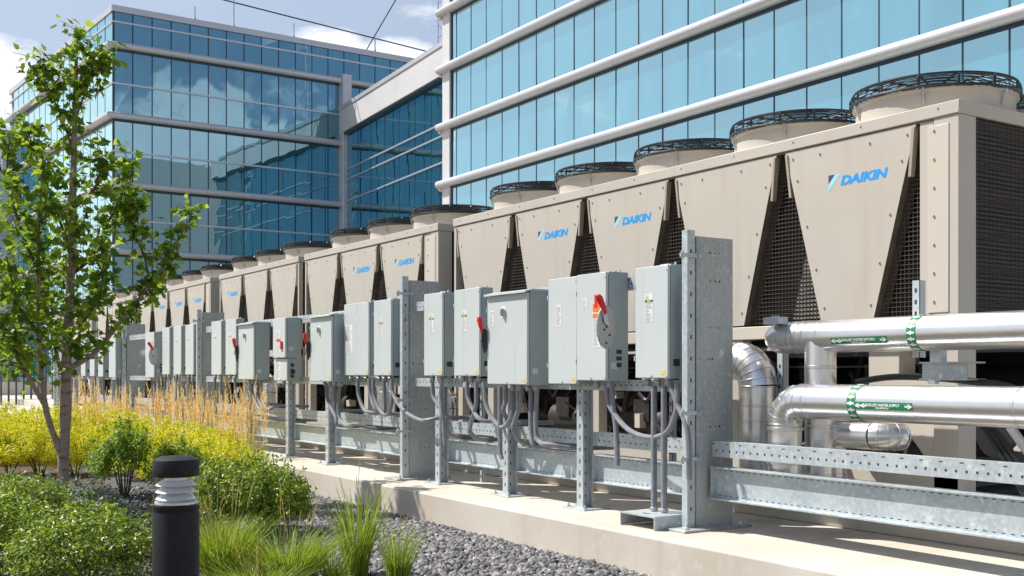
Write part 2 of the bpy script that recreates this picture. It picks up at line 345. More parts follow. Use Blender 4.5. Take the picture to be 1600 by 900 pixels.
# ------------------------------------------------------------------ buildings
class Facade:
    """glazing along A -> B (2D), outward normal n; z rows; panes are own parts up to the 100 largest in view"""
    def __init__(s): s.panes = []
    def panes_on(s, A, B, cuts, zs, n, gm, gap=.035):
        A, B = Vector(A), Vector(B); d = (B-A).normalized()
        for i in range(len(cuts)-1):
            a, b = A+d*(cuts[i]+gap), A+d*(cuts[i+1]-gap)
            for j in range(len(zs)-1):
                c4 = [(a.x, a.y, zs[j]+gap), (b.x, b.y, zs[j]+gap), (b.x, b.y, zs[j+1]-gap), (a.x, a.y, zs[j+1]-gap)]
                s.panes.append((parea(c4), c4, n, gm))
    def flush(s, root):
        s.panes.sort(key=lambda p: -p[0]); far = {}
        for i, (ar, c4, n, gm) in enumerate(s.panes):
            mb = MB() if i < 100 else far.setdefault(gm, MB())
            # panes sit a hair out of true, as real ones do
            k = [random.gauss(0, .0035) for _ in range(4)]
            q = [(p[0]+n[0]*k[j], p[1]+n[1]*k[j], p[2]) for j, p in enumerate(c4)]
            bk = [(p[0]-n[0]*.03, p[1]-n[1]*.03, p[2]) for p in q]
            mb.add(q+bk, [(0,1,2,3),(7,6,5,4),(0,4,5,1),(1,5,6,2),(2,6,7,3),(3,7,4,0)])
            if i < 100: mb.build('window_pane', gm, root, smooth=False)
        for gm, mb in far.items(): tag(mb.build('window_panes', gm, root, smooth=False), kind='stuff')
def bullnose(A, B, z, out, h, n, miterA=0., miterB=0.):
    """a half-round aluminium fascia tube along A-B centred at height z, its nose standing out from the wall"""
    A, B = Vector(A), Vector(B); d = (B-A).normalized(); N = Vector(n); mb = MB(); prof = []
    for i in range(11):
        a = -math.pi/2+math.pi*i/10; prof.append((out-h*.5+h*.5*math.cos(a), h*.5*math.sin(a)))
    prof += [(-.02, h*.36), (-.02, -h*.36)]
    va = [(A+N*o-d*(o*miterA)).to_3d()+Vector((0, 0, z+q)) for o, q in prof]
    vb = [(B+N*o+d*(o*miterB)).to_3d()+Vector((0, 0, z+q)) for o, q in prof]
    k = len(prof); mb.add(va+vb, [(i, (i+1) % k, k+(i+1) % k, k+i) for i in range(k)]+[tuple(range(k))[::-1], tuple(range(k, 2*k))])
    return mb
def seams(A, B, step, z, out, h, n, root):
    """thin joints between lengths of the tube"""
    A, B = Vector(A), Vector(B); L_ = (B-A).length; d = (B-A).normalized(); x = step*.6
    while x < L_-.2:
        p = A+d*x; q = p+d*.022; bullnose(p, q, z, out+.004, h+.008, n).build('band_joint', 'mullion_light', root); x += step

# right-hand office block
XR = 20.0; YE = 35.4; rb = thing('office_building', 'glass office block behind the chillers with tall pale blue panes and thick rounded aluminium bands', 'building', (XR, 20, 0))
fa = Facade(); nR = (-1, 0)
MB().box(XR+.10, 44, 2, YE-.03, 0, 19.7).build('core', 'roof', rb)
cuts = [0, .30]+[.30+1.0407*k for k in range(1, 32)]
zl = [2.01+2.1428*k for k in range(9)]; YG = YE-.63
fa.panes_on((XR, YG), (XR, 2), cuts, zl, nR, 'glass_sky', .022)
fa.flush(rb)
mb = MB()
for c in cuts[1:]: mb.box(XR-.010, XR+.08, YG-c-.016, YG-c+.016, 1, 19.4)
tag(mb.build('mullions', 'mullion', rb), kind='stuff')
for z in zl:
    MB().box(XR-.014, XR+.08, 2, YG, z-.21, z-.10).build('painted_shade', 'mullion', rb)  # dark strip standing in for the shade each band throws on the glass
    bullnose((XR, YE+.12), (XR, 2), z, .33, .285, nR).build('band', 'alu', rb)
    seams((XR, YE+.12), (XR, 2), 3.12, z, .33, .285, nR, rb)
    MB().tube([(XR+.2, YE+.09, z-.16), (XR-.12, YE+.09, z-.16), (XR-.16, YE+.09, z-.16)], [.075, .075, .05], 14).build('band_end', 'alu', rb)
MB().box(XR-.09, XR+.2, YE-.56, YE-.02, 0, 19.6).build('corner_pier', 'alu_white', rb, bevel=.015)
MB().box(XR-.03, XR+.15, YG+.0, YE-.57, 0, 19.5).build('corner_trim', 'mullion', rb)
MB().box(XR+.09, XR+.25, 2, YG, 0, 1.9).build('plinth', 'concrete_dark', rb)

# left-hand office block (its long side turned a few degrees)
lb = thing('office_building', 'six-storey blue glass office block at left with mid-height transoms and slim parapet', 'building', (14.8, 65.1, 0))
CX_, CY_ = 14.8, 65.1; SX, SY = 12.77, 89.1
nF = (0, -1); dS = Vector((SX-CX_, SY-CY_)).normalized(); nS = (-dS.y, dS.x)
fl = Facade()
fcuts = [1.115*k+(.0 if k else 0) for k in range(0, 20)]
tz = [4.45, 8.44, 12.33, 16.3, 20.37]; zl = [.8, 2.5, 4.45, 6.4, 8.44, 10.3, 12.33, 14.27, 16.3, 18.2, 20.37, 21.77, 22.36]
scuts = [1.43*k for k in range(0, 17)]
fl.panes_on((CX_, CY_), (40, CY_), fcuts, zl, nF, 'glass')
fl.panes_on((CX_, CY_), (SX, SY), scuts, zl, nS, 'glass_sky')
fl.flush(lb)
MB().add([(CX_+.13, CY_+.13, 0), (36.0, CY_+.13, 0), (36.0, 90, 0), (SX+.13, SY, 0), (CX_+.13, CY_+.13, 22.4), (36.0, CY_+.13, 22.4), (36.0, 90, 22.4), (SX+.13, SY, 22.4)],
         [(0,3,2,1),(4,5,6,7),(0,1,5,4),(1,2,6,5),(2,3,7,6),(3,0,4,7)]).build('core', 'roof', lb)
mb = MB(); 
for c in fcuts: mb.box(CX_+c-.022, CX_+c+.022, CY_-.014, CY_+.1, .5, 22.36)
for c in scuts:
    p = Vector((CX_, CY_))+dS*(c-.022); q = p+dS*.044; mb.obox(p, q, -.1, .014, .5, 22.36, nS)
tag(mb.build('mullions', 'mullion', lb), kind='stuff')
for z in (2.5, 6.4, 10.3, 14.27, 18.2, 21.77):
    MB().box(CX_-.05, 36.2, CY_-.07, CY_+.1, z-.05, z+.05).obox((CX_, CY_), (SX, SY), -.1, .07, z-.049, z+.049, nS).build('transom', 'mullion_light', lb)
mit = math.tan(R(90-4.85)/2)
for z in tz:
    MB().box(CX_, 36.2, CY_-.02, CY_+.1, z-.30, z-.15).obox((CX_, CY_), (SX, SY), -.1, .02, z-.30, z-.15, nS).build('painted_shade', 'mullion', lb)  # shade below the projecting band, made as a dark strip on both faces
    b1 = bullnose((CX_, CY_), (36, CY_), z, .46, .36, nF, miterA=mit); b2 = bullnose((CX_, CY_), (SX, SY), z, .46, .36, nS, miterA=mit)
    b1.add(b2.v, b2.f); b1.build('band', 'alu', lb)
    seams((CX_, CY_), (36, CY_), 3.35, z, .46, .36, nF, lb)
MB().box(CX_-.06, 36.3, CY_-.08, CY_+.5, 22.36, 22.72).build('parapet', 'alu', lb)
MB().obox((CX_, CY_), (SX, SY), -.5, .08, 22.36, 22.715, nS).build('parapet', 'alu', lb)
MB().box(28.95, 29.6, CY_-.62, CY_+.05, 0, 20.75).build('corner_pier', 'alu', lb, bevel=.05)
MB().obox(Vector((SX, SY))-dS*.5, Vector((SX, SY))+dS*.35, -.4, .62, 0, 19.6, nS).build('end_pier', 'mullion_light', lb)
MB().add([(9.4, 90.4, 0), (13.2, 90.4, 0), (13.2, 94, 0), (9.4, 94, 0), (9.4, 90.4, 19.4), (13.2, 90.4, 19.4), (13.2, 94, 19.4), (9.4, 94, 19.4)],
         [(0,3,2,1),(4,5,6,7),(0,1,5,4),(1,2,6,5),(2,3,7,6),(3,0,4,7)]).build('stair_tower', 'glass', lb, smooth=False)

# glazed link between them, with a deep pale fascia
lk = thing('link_building', 'glazed link wing with a deep plain pale fascia between the two glass blocks', 'building', (29, 58, 0))
P0, P1 = Vector((29.3, 65.1)), Vector((27.65, 44.5)); dL = (P1-P0).normalized(); nL = (dL.y, -dL.x)
if nL[0] > 0: nL = (-nL[0], -nL[1])
LL = (P1-P0).length; fk = Facade()
fk.panes_on(P0, P1, [.35+k*(LL-.4)/9 for k in range(10)], [.5, 3.4, 6.4, 9.4, 12.5, 13.9, 14.55, 16.95], nL, 'glass', .03); fk.flush(lk)
MB().obox(P0, P1, -6, -.12, 0, 17.4, nL).build('core', 'roof', lk)
for z in (12.5, 13.9, 14.55, 9.4): MB().obox(P0, P1, -.1, .08, z-.045, z+.045, nL).build('transom', 'mullion_light', lk)
mb = MB()
for k in range(10):
    p = P0+dL*(.35+k*(LL-.4)/9-.022); mb.obox(p, p+dL*.044, -.1, .014, .5, 16.95, nL)
tag(mb.build('mullions', 'mullion', lk), kind='stuff')
MB().obox(P0, P1, -.5, .34, 16.95, 18.42, nL).build('fascia', 'alu_white', lk)
MB().obox(P0, P1, -.6, .40, 18.42, 18.66, nL).build('coping', 'alu', lk)
MB().obox(P0, P1, -.1, .22, 16.80, 16.95, nL).build('painted_shade', 'mullion', lk)  # dark strip painted in as shade beneath the overhanging fascia

# lightning line and antenna on the roofs
def roofpost(x, h, lab):
    o = MB().box(x-.06, x+.06, CY_+.1, CY_+.22, 22.725, 22.9).tube([(x, CY_+.16, 22.8), (x, CY_+.16, 22.8+h)], .05, 6)
    tag(o.build('roof_post', 'galv', None, (x, CY_+.16, 22.73)), lab, 'roof post', 'posts of the roof line')
roofpost(19.6, .75, 'short post carrying the roof cable, nearest the building corner'); roofpost(22.0, 3.4, 'tall thin mast on the parapet of the left glass block')
roofpost(25.9, .85, 'short cable post midway along the left parapet'); roofpost(31.6, .9, 'short cable post on the parapet just left of the link wing')
cb = MB().tube([(16.2, CY_+.2, 24.6), (22.0, CY_+.16, 24.25), (31.6, CY_+.16, 23.65), (36.0, CY_+.2, 23.4)], .045, 5)
tag(cb.build('roof_cable', 'mullion', None, (22, CY_, 24)), 'thin cable strung level above the parapet of the left block', 'cable')
cb = MB().tube([(31.2, 66, 22.8), (33.2, 62, 28.2)], .04, 5)
tag(cb.build('guy_wire', 'mullion', None, (31.2, 66, 22.8)), 'dark guy wire rising steeply from the left roof into the sky', 'cable')
an = MB(); ax, ay = 30.75, 55.15
for dx_ in (0, .5): an.tube([(ax+dx_*.8, ay, 17.4), (ax+dx_*.8, ay, 27)], .045, 6)
for k in range(8): an.tube([(ax, ay, 18.9+k), (ax+.5, ay, 19.3+k)], .02, 5).tube([(ax, ay, 19.7+k), (ax+.5, ay, 19.3+k)], .02, 5)
tag(an.build('antenna_mast', 'mullion_light', None, (ax, ay, 18.4)), 'lattice antenna mast standing on the link roof beside the right block', 'antenna')

# ------------------------------------------------------------------ chillers
XC = 6.3; PITCH = 1.26; ZB = 1.78; ZT = 3.10; ZTOP = 3.19; DEPTH = 2.3
def panel_fn():
    mb = MB(); yc = PITCH/2; ht, hb = PITCH/2-.045, .235
    mb.prism([(0, yc-hb, ZB), (0, yc+hb, ZB), (0, yc+ht, ZT-.01), (0, yc-ht, ZT-.01)], (.022, 0, 0))
    for fz in (.08, .30, .55, .82, .95):           # fixing screws
        for s_ in (-1, 1):
            w = hb+(ht-hb)*fz-.055; y, z = yc+s_*w, ZB+(ZT-ZB)*fz; mb.lathe_x((0, y, z), .0075, .010)
    for y in (yc-.2, yc+.25): mb.lathe_x((0, y, ZT-.07), .0075, .010)
    return mb
def lathe_x(s, c, r, h):
    n = 7; s.add([(c[0]-h, c[1]+r*math.cos(2*math.pi*k/n), c[2]+r*math.sin(2*math.pi*k/n)) for k in range(n)]+[(c[0], c[1]+r*1.25*math.cos(2*math.pi*k/n), c[2]+r*1.25*math.sin(2*math.pi*k/n)) for k in range(n)],
          [tuple(range(n))[::-1]]+[(k, (k+1) % n, n+(k+1) % n, n+k) for k in range(n)]); return s
MB.lathe_x = lathe_x
def flank_fn(side):
    """folded side flange of a trapezoid panel; near side -1, far side +1"""
    def f():
        yc = PITCH/2; ht, hb = PITCH/2-.045, .235
        a = (0.002, yc+side*hb, ZB); b = (0.002, yc+side*ht, ZT-.01); i = -side*.016
        return MB().prism([a, (a[0]+.15, a[1], a[2]), (b[0]+.15, b[1], b[2]), b], (0, i, 0))
    return f
def clip_fn(side):
    def f():
        yc = PITCH/2; y = yc+side*(PITCH/2-.05); i = -side*.035
        return MB().prism([(-.012, y, ZT-.03), (.04, y, ZT-.03), (.04, y+i, ZT-.36), (-.002, y+i, ZT-.36)], (0, -side*.022, 0))
    return f
def coil_fn():
    g = PITCH; return MB().box(.20, .26, -.02, g+.02, ZB-.02, ZT)
def guard_fn(half):
    def f():
        mb = MB(); y0, y1 = -PITCH/2+.235, PITCH/2-.235   # spans the gap between two panels, centred on the boundary
        k = 0; z = ZB+.015
        while z < ZT-.02:
            t = (z-ZB)/(ZT-ZB); w = (PITCH/2-.235)*(1-t)+.045*t+.01
            mb.box(.055, .059, 0 if half else -w, w, z-.0020, z+.0020); z += .032
        y = .01 if half else -.40
        while y < .401:
            t = max(0, (abs(y)-.045)/(PITCH/2-.28)); zt = ZT-(ZT-ZB)*t
            if zt > ZB+.05: mb.box(.059, .062, y-.0018, y+.0018, ZB, min(zt, ZT)-.01)
            y += .034
        return mb
    return f
def stack_fn():
    return MB().lathe([(.548, 0), (.548, .13), (.552, .145), (.572, .158), (.573, .166), (.56, .166), (.53, .12), (.52, .0)], (0, 0, 0), 44, cap=False)
def bracket_fn():
    mb = MB()
    for k in range(1):
        a = 0; c, s_ = math.cos(a), math.sin(a); mb.tube([(.55*c, .55*s_, .06), (.562*c, .562*s_, .10), (.585*c, .585*s_, .17)], .009, 5)
    return mb
def fguard_fn():
    mb = MB(); rr = .586
    mb.ring((0, 0, .176), rr, .012, 44, 6)
    for z, q in ((.200, rr), (.222, rr), (.244, rr-.004)): mb.ring((0, 0, z), q, .0045, 44)
    mb.ring((0, 0, .262), rr-.018, .009, 44, 5)
    for q in np.linspace(.09, .53, 11): mb.ring((0, 0, .266+.016*(1-(q/.55)**2)), q, .0042, 32)
    for k in range(14):
        a = 2*math.pi*k/14; c, s_ = math.cos(a), math.sin(a)
        mb.tube([(rr*c, rr*s_, .17), (rr*c, rr*s_, .24), ((rr-.02)*c, (rr-.02)*s_, .264), (.07*c, .07*s_, .284)], .0085, 5)
    mb.lathe([(.09, .276), (.09, .290), (0.01, .294)], (0, 0, 0), 20)
    return mb
def blade_fn():
    mb = MB().lathe([(.10, .05), (.10, .19), (.04, .21)], (0, 0, 0), 20)
    for k in range(5):
        a0 = 2*math.pi*k/5; pts = []
        for q in (.10, .2, .3, .4, .47):
            w = .10+.28*q; pts.append((q*math.cos(a0+.3*q-w), q*math.sin(a0+.3*q-w), .16)); pts.append((q*math.cos(a0+.3*q+w), q*math.sin(a0+.3*q+w), .07))
        fs = [(2*i, 2*i+2, 2*i+3, 2*i+1) for i in range(4)]; top = [(p[0], p[1], p[2]+.008) for p in pts]; n = len(pts)
        mb.add(pts+top, fs+[tuple(j+n for j in f_)[::-1] for f_ in fs]+[(0, 1, n+1, n), (8, 9, n+9, n+8)])
    return mb
LOGO_T = text_mesh('DAIKIN', .1, .0050, .22)
def logo_fn():
    vs, fs = LOGO_T; xs = [v.x for v in vs]; w = max(xs)-min(xs); k = .415/w; h = max(v.y for v in vs); kz = .066/h
    return MB().add([(-.0012, .065-(v.x-min(xs))*k, .012+v.y*kz) for v in vs], fs)
def icon_dark_fn(): return MB().add([(-.0012, .175, .098), (-.0012, .175, .035), (-.0012, .118, .098)], [(0, 1, 2)])
def icon_pale_fn(): return MB().add([(-.0012, .175, .031), (-.0012, .175, -.025), (-.0012, .062, .098), (-.0012, .114, .098)], [(0, 1, 2, 3)])
def comp_fn():
    mb = MB(); mb.tube([(0, -.28, 0), (0, .28, 0)], .17, 18).tube([(0, -.33, 0), (0, -.28, 0)], .12, 12)
    mb.tube([(0, -.05, .15), (0, -.05, .34), (.05, .25, .40)], .03, 8).tube([(0, .2, .15), (.1, .2, .3), (.4, .2, .35)], .045, 8)
    mb.box(-.19, -.05, -.12, .1, .02, .22); return mb

def chiller(Y0, box, nmod, logos, label, near_cap=True, detail=True):
    root = thing('chiller', label, 'chiller', (XC, Y0, .49), 'packaged chillers in the row'); oz = -.49
    L_ = box+nmod*PITCH; y0 = box
    W = lambda mb: mb  # coordinates below are local; shift them to world before building
    def bl(mb, name, m, par=root, **k):
        mb.v = [(p[0]+XC, p[1]+Y0, p[2]) for p in mb.v]; return mb.build(name, m, par, **k)
    # decks and rails
    bl(MB().box(-.012, DEPTH+.012, -.012, L_+.012, ZT+.0, ZTOP), 'top_deck', 'beige', bevel=.006)
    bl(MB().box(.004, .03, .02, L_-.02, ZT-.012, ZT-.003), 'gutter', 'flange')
    mb = MB(); y = .15
    while y < L_: mb.lathe_x((-.012, y, ZT+.06), .0055, .008); y += .63
    bl(mb, 'deck_screws', 'galv')
    bl(MB().box(0, .10, 0, L_, ZB-.115, ZB-.012), 'sill_rail', 'beige_light', bevel=.005)
    bl(MB().box(DEPTH-.1, DEPTH, 0, L_, ZB-.115, ZB-.012), 'sill_rail', 'beige')
    bl(MB().box(.10, DEPTH-.1, .05, L_-.05, ZB-.10, ZB-.07), 'drain_pan', 'dark')
    bl(MB().box(0, .12, -.005, L_+.005, .56, .74), 'base_rail', 'beige', bevel=.006)
    bl(MB().box(DEPTH-.12, DEPTH, 0, L_, .56, .74), 'base_rail', 'beige')
    for k in range(int(L_//1.9)+1): bl(MB().box(.02, DEPTH-.02, .25+k*1.9, .5+k*1.9, .49, .56), 'foot', 'dark')
    # end frames
    if box > .1:
        bl(MB().box(0, .19, 0, .19, .56, ZT), 'corner_post', 'beige', bevel=.006)
        bl(MB().box(.006, .06, .195, box+.02, ZB-.0, ZT), 'corner_panel', 'beige', bevel=.004)
        bl(MB().box(-.006, .02, .07, box-.05, ZB+.02, ZT-.05), 'access_panel', 'beige_light', bevel=.004)
        mb = MB()
        for i in range(7): mb.lathe_x((-.006, box-.095, ZB+.1+i*.19), .008, .010)
        bl(mb, 'screws', 'galv')
    else:
        bl(MB().box(0, .07, 0, .05, .56, ZT), 'corner_post', 'beige', bevel=.006)
    bl(MB().box(DEPTH-.16, DEPTH, 0, .12, .56, ZT), 'corner_post', 'beige')
    bl(MB().box(0, .10, L_-.04, L_, .56, ZT), 'corner_post', 'beige'); bl(MB().box(DEPTH-.1, DEPTH, L_-.06, L_, .56, ZT), 'corner_post', 'beige')
    cx0 = .19 if box > .1 else .07
    bl(MB().box(cx0, DEPTH-.16, .012, .06, ZB+.02, ZT), 'end_coil', 'coil', smooth=False)
    bl(MB().box(cx0, DEPTH-.16, -.004, .08, ZB-.19, ZB+.02), 'end_rail', 'beige', bevel=.005)
    bl(MB().box(.1, DEPTH-.1, L_-.05, L_-.01, ZB, ZT), 'end_coil', 'coil', smooth=False)
    mb = MB()
    for x in np.arange(cx0+.02, DEPTH-.16, .05): mb.box(x-.0016, x+.0016, .004, .007, ZB+.02, ZT)
    for z in np.arange(ZB+.04, ZT-.02, .028): mb.box(cx0, DEPTH-.16, .001, .004, z-.0016, z+.0016)
    bl(mb, 'coil_guard', 'guard', smooth=False)
    for k in range(nmod):
        y = y0+k*PITCH; o3 = (0, y, oz)
        p = inst('side_panel', 'panel', panel_fn, 'beige', root, o3)
        for s_ in (-1, 1):
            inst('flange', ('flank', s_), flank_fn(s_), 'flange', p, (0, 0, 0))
            if detail: inst('clip', ('clip', s_), clip_fn(s_), 'clip_beige', p, (0, 0, 0))
        if k in logos:
            lo = (0, PITCH/2-.01, 2.755-.0)
            inst('logo_lettering', 'logo', logo_fn, 'logo_blue', p, lo); inst('logo_emblem', 'icond', icon_dark_fn, 'logo_dark', p, lo); inst('logo_emblem', 'iconp', icon_pale_fn, 'logo_pale', p, lo)
        inst('coil', 'coil', coil_fn, 'coil', root, o3)
        if detail and k > 0: inst('coil_guard', 'cguard', guard_fn(0), 'guard', root, o3)
    if detail and box > .1: inst('coil_guard', 'cguard_half', guard_fn(1), 'guard', root, (0, y0, oz))
    # fans: near row and back row
    nf = nmod
    for k in range(nf):
        for xx in (.62, 1.72):
            st = inst('fan_stack', 'stack', stack_fn, 'beige_light', root, (xx, .63+k*PITCH, ZTOP+oz))
            inst('fan_guard', 'fguard', fguard_fn, 'black', st, (0, 0, 0)); inst('fan_blades', 'blades', blade_fn, 'black', st, (0, 0, 0))
            if detail:
                for q in range(6): inst('stack_clip', 'bracket', bracket_fn, 'galv', st, (0, 0, 0)).rotation_euler = (0, 0, q*math.pi/3+.5)
    # lower compartment
    yy = list(np.arange(.14, L_-.2, PITCH*1.5))
    for y in yy+[L_-.1]:
        bl(MB().box(.02, .12, y-.06, y+.06, .74, ZB-.115), 'leg', 'beige', bevel=.004)
        bl(MB().box(DEPTH-.12, DEPTH-.02, y-.06, y+.06, .74, ZB-.115), 'leg', 'beige')
    bl(MB().prism([(.03, .20, .74), (.03, .20, 1.36), (.03, .72, 1.36)], (.012, 0, 0)), 'gusset', 'beige_light')
    bl(MB().tube([(.95, .35, 1.05), (.95, L_-.3, 1.05)], .27, 24), 'evaporator', 'machine')
    bl(MB().tube([(1.5, .35, 1.35), (1.5, L_-.3, 1.35)], .12, 14), 'suction_header', 'dark')
    bl(MB().box(.3, .34, .4, L_-.4, 1.52, 1.58).box(.28, .32, .4, L_-.4, 1.44, 1.455), 'pipe_rail', 'machine')
    for k in range(nmod):
        y = y0+.6+k*PITCH
        inst('compressor', 'comp', comp_fn, 'machine', root, (.42, y+.1, .93+oz)); inst('compressor', 'comp', comp_fn, 'machine', root, (1.45, y, .93+oz))
        if k % 2 == 0: bl(MB().box(.08, .26, y-.36, y-.10, 1.30, 1.62), 'junction_box', 'beige_light', bevel=.005)
        rr = random.Random(k+int(Y0*7))
        for j in range(17):
            a = (rr.uniform(.15, .6), y+rr.uniform(-.5, .5), rr.uniform(.8, 1.6)); b = (a[0]+rr.uniform(-.1, .3), a[1]+rr.uniform(-.35, .35), rr.uniform(.8, 1.6))
            c = ((a[0]+b[0])/2, (a[1]+b[1])/2, min(a[2], b[2])-.06); bl(MB().tube(smooth_path([a, c, b], 4), rr.uniform(.012, .03), 7), 'refrigerant_line', 'machine')
        for j in range(4):
            a = (rr.uniform(.12, .35), y+rr.uniform(-.5, .5), rr.uniform(.8, 1.5)); bl(MB().box(a[0], a[0]+.1, a[1], a[1]+rr.uniform(.06, .2), a[2], a[2]+rr.uniform(.05, .14)), 'control_box', 'beige_light')
    bl(MB().box(DEPTH-.02, DEPTH, .3, L_-.3, .8, ZB-.2), 'rear_cover', 'dark')
    return root
chiller(4.33, .28, 5, (0, 2, 3), 'nearest beige chiller, its dark end coil facing the big silver pipes')
chiller(11.29, .34, 3, (0, 1), 'second beige chiller, directly beyond the long nearest one')
chiller(15.66, .02, 3, (2,), 'third beige chiller, flush against a dark end coil with its logo on the farthest panel')
chiller(20.0, .28, 4, (0, 1, 2), 'fourth beige chiller with logos on three panels, above the cabinets left of the third column')
chiller(25.75, .02, 3, (0,), 'fifth beige chiller, partly behind the tree', detail=False)
chiller(30.1, .28, 4, (0,), 'farthest beige chiller, seen through the tree branches', detail=False)

# ------------------------------------------------------------------ galvanized columns, posts, rails
XP = 5.22
def column(y, label):
    r = thing('steel_column', label, 'column', (5.4, y, .3), 'wide galvanized columns of the rack'); g = 'galv_old'
    mb = MB().box(5.22, 5.57, y, y+.012, .318, 2.36); mb.build('plate', g, r)
    MB().box(5.22, 5.232, y+.012, y+.10, .318, 2.36).box(5.558, 5.57, y+.012, y+.10, .318, 2.36).build('flange', 'galv', r)
    MB().box(5.02, 5.66, y-.10, y+.20, .3, .318).build('base_plate', 'galv_old', r, bevel=.003)
    for x, yy in ((5.08, y-.05), (5.6, y-.05), (5.6, y+.15)): MB().lathe([(.02, .0), (.02, .014), (.009, .016), (.009, .04)], (x, yy, .318), 8).build('anchor_bolt', 'galv', r)
    h = MB(); rr = random.Random(int(y*10))
    for z in (2.25, 2.05, 1.72, 1.5, 1.02, .62):
        for x in ((5.35, 5.40, 5.44) if z != 1.5 else (5.26, 5.34, 5.37, 5.51)):
            q = rr.uniform(.003, .007); h.box(x-q, x+q, y-.0015, y+.001, z-q, z+q)
    h.build('bolt_holes', 'slot', r)
    # strut channel clamped to the column's front edge
    s = MB().box(5.135, 5.205, y+.0, y+.012, .318, 2.40).box(5.135, 5.147, y+.012, y+.055, .318, 2.40).box(5.193, 5.205, y+.012, y+.055, .318, 2.40)
    st = s.build('strut', 'galv', r)
    q = MB(); z = .45
    while z < 2.35: q.box(5.163, 5.175, y-.0015, y+.001, z-.014, z+.014); z += .15
    q.build('strut_slots', 'slot', st)
    c = MB()
    for z in (.80, 1.12, 2.22): c.box(5.06, 5.25, y-.018, y-.004, z-.014, z+.014).tube([(5.08, y-.012, z-.03), (5.08, y-.012, z+.03)], .012, 6).tube([(5.23, y-.03, z), (5.23, y+.0, z)], .014, 6)
    c.build('clamps', 'galv', r)
cols = [(5.65, 'nearest wide galvanized column, beside the big silver elbow'), (9.96, 'second wide galvanized column, between two groups of grey cabinets'),
        (16.97, 'third wide galvanized column, behind the tan grasses'), (21.8, 'farthest wide galvanized column in view, just right of the tree branches'), (28.8, 'last galvanized column at the far end of the rack')]
for c in cols: column(*c)
def post(x, y, ztop, label):
    r = thing('strut_post', label, 'post', (x, y, .3), 'slotted strut posts of the cabinet rack')
    # two back-to-back channels: web facing the aisle, lips in between
    MB().box(x-.055, x-.048, y-.042, y+.042, .312, ztop).box(x+.043, x+.05, y-.042, y+.042, .312, ztop).box(x-.048, x+.043, y-.006, y+.006, .312, ztop).box(x-.048, x-.038, y-.042, y-.037, .312, ztop).box(x+.033, x+.043, y-.042, y-.037, .312, ztop).build('channel', 'galv', r)
    q = MB(); z = .40
    while z < ztop-.05: q.box(x-.0562, x-.054, y-.007, y+.007, z-.016, z+.016).box(x-.008, x+.002, y-.0072, y-.0055, z-.012, z+.012); z += .095
    q.build('slots', 'slot', r)
    MB().box(x-.13, x+.13, y-.16, y+.14, .3, .312).build('base_plate', 'galv', r, bevel=.002)
    for sx in (-.095, .095):
        for sy in (-.12, .10): MB().lathe([(.017, 0), (.017, .012), (.008, .013), (.008, .03)], (x+sx, y+sy, .312), 7).build('anchor_bolt', 'galv', r)
posts = [(5.3, 7.05, 'slotted post on the slab under the red-handled disconnect'), (5.3, 8.17, 'slotted post on the slab under the wide hooded cabinet'), (5.3, 9.42, 'slotted post on the slab just right of the second column'),
         (5.3, 12.15, 'slotted post under the wide cabinet left of the second column'), (5.3, 13.45, 'slotted post under the stacked small disconnect boxes'), (5.3, 15.05, 'slotted post among the tan grass stalks, under a wide cabinet'),
         (5.3, 18.3, 'slotted post left of the third column behind the grass'), (5.3, 19.9, 'slotted post under the cabinet with a round disc handle'), (5.3, 23.2, 'slotted post behind the tree, seen between trunk and grass'), (5.3, 25.2, 'slotted post beyond the tree, half hidden'), (5.3, 27.0, 'far slotted post at the end of the rack')]
for p in posts: post(p[0], p[1], 2.1, p[2])
post(5.66, 3.3, .95, 'short post at the right edge holding the lower beam')
cuty = [3.2, 5.45, None]
def rail(y0, y1, label, x=5.33, z0=.82, z1=.915, two=True):
    r = thing('perforated_rail', label, 'rail', (x, y0, z0), 'perforated strut rails')
    MB().box(x, x+.008, y0, y1, z0, z1).box(x, x+.07, y0, y1, z1, z1+.008).box(x, x+.07, y0, y1, z0-.006, z0).build('channel', 'galv', r)
    q = MB(); y = y0+.05; k = 0
    while y < y1-.03:
        if k % 3 != 1 or True: q.box(x-.0012, x+.001, y-.0065, y+.0065, z0+.03, z0+.044)
        q.box(x-.0012, x+.001, y-.012+.03, y+.012+.03, z1-.014, z1-.008) if k % 2 else None
        y += .065; k += 1
    q.build('slots', 'slot', r)
def beam(y0, y1, label, x=5.36):
    r = thing('channel_beam', label, 'beam', (x, y0, .5), 'deep channel beams between the posts')
    MB().box(x, x+.01, y0, y1, .525, .735).box(x-.05, x+.05, y0, y1, .735, .745).box(x-.05, x+.05, y0, y1, .515, .525).build('channel', 'galv', r)
    MB().box(x-.045, x+.045, y0, y0+.008, .525, .735).box(x-.045, x+.045, y1-.008, y1, .525, .735).build('end_plate', 'galv', r)
    q = MB(); y = y0+.06
    while y < y1-.04:
        q.box(x-.0012, x+.001, y-.011, y+.011, .540, .5445).box(x-.0012, x+.001, y-.011, y+.011, .7165, .721); y += .055
    q.build('slots', 'slot', r)
bays = [(2.2, 5.61, 'in the open bay right of the nearest column'), (5.68, 6.98, 'between the nearest column and the first post'), (7.12, 8.10, 'behind the disconnect and hooded cabinets'), (8.24, 9.35, 'in the bay right of the second column'),
        (10.1, 12.08, 'in the bay just left of the second column'), (12.22, 13.38, 'under the small stacked disconnects'), (13.52, 14.98, 'beside the tan grass stalks'), (15.12, 16.9, 'just right of the third column'), (17.1, 18.22, 'left of the third column behind the grass'), (18.38, 19.82, 'under the three slim cabinets of the third group'), (19.98, 21.75, 'beside the farthest visible column'), (21.95, 25.1, 'behind the tree trunk')]
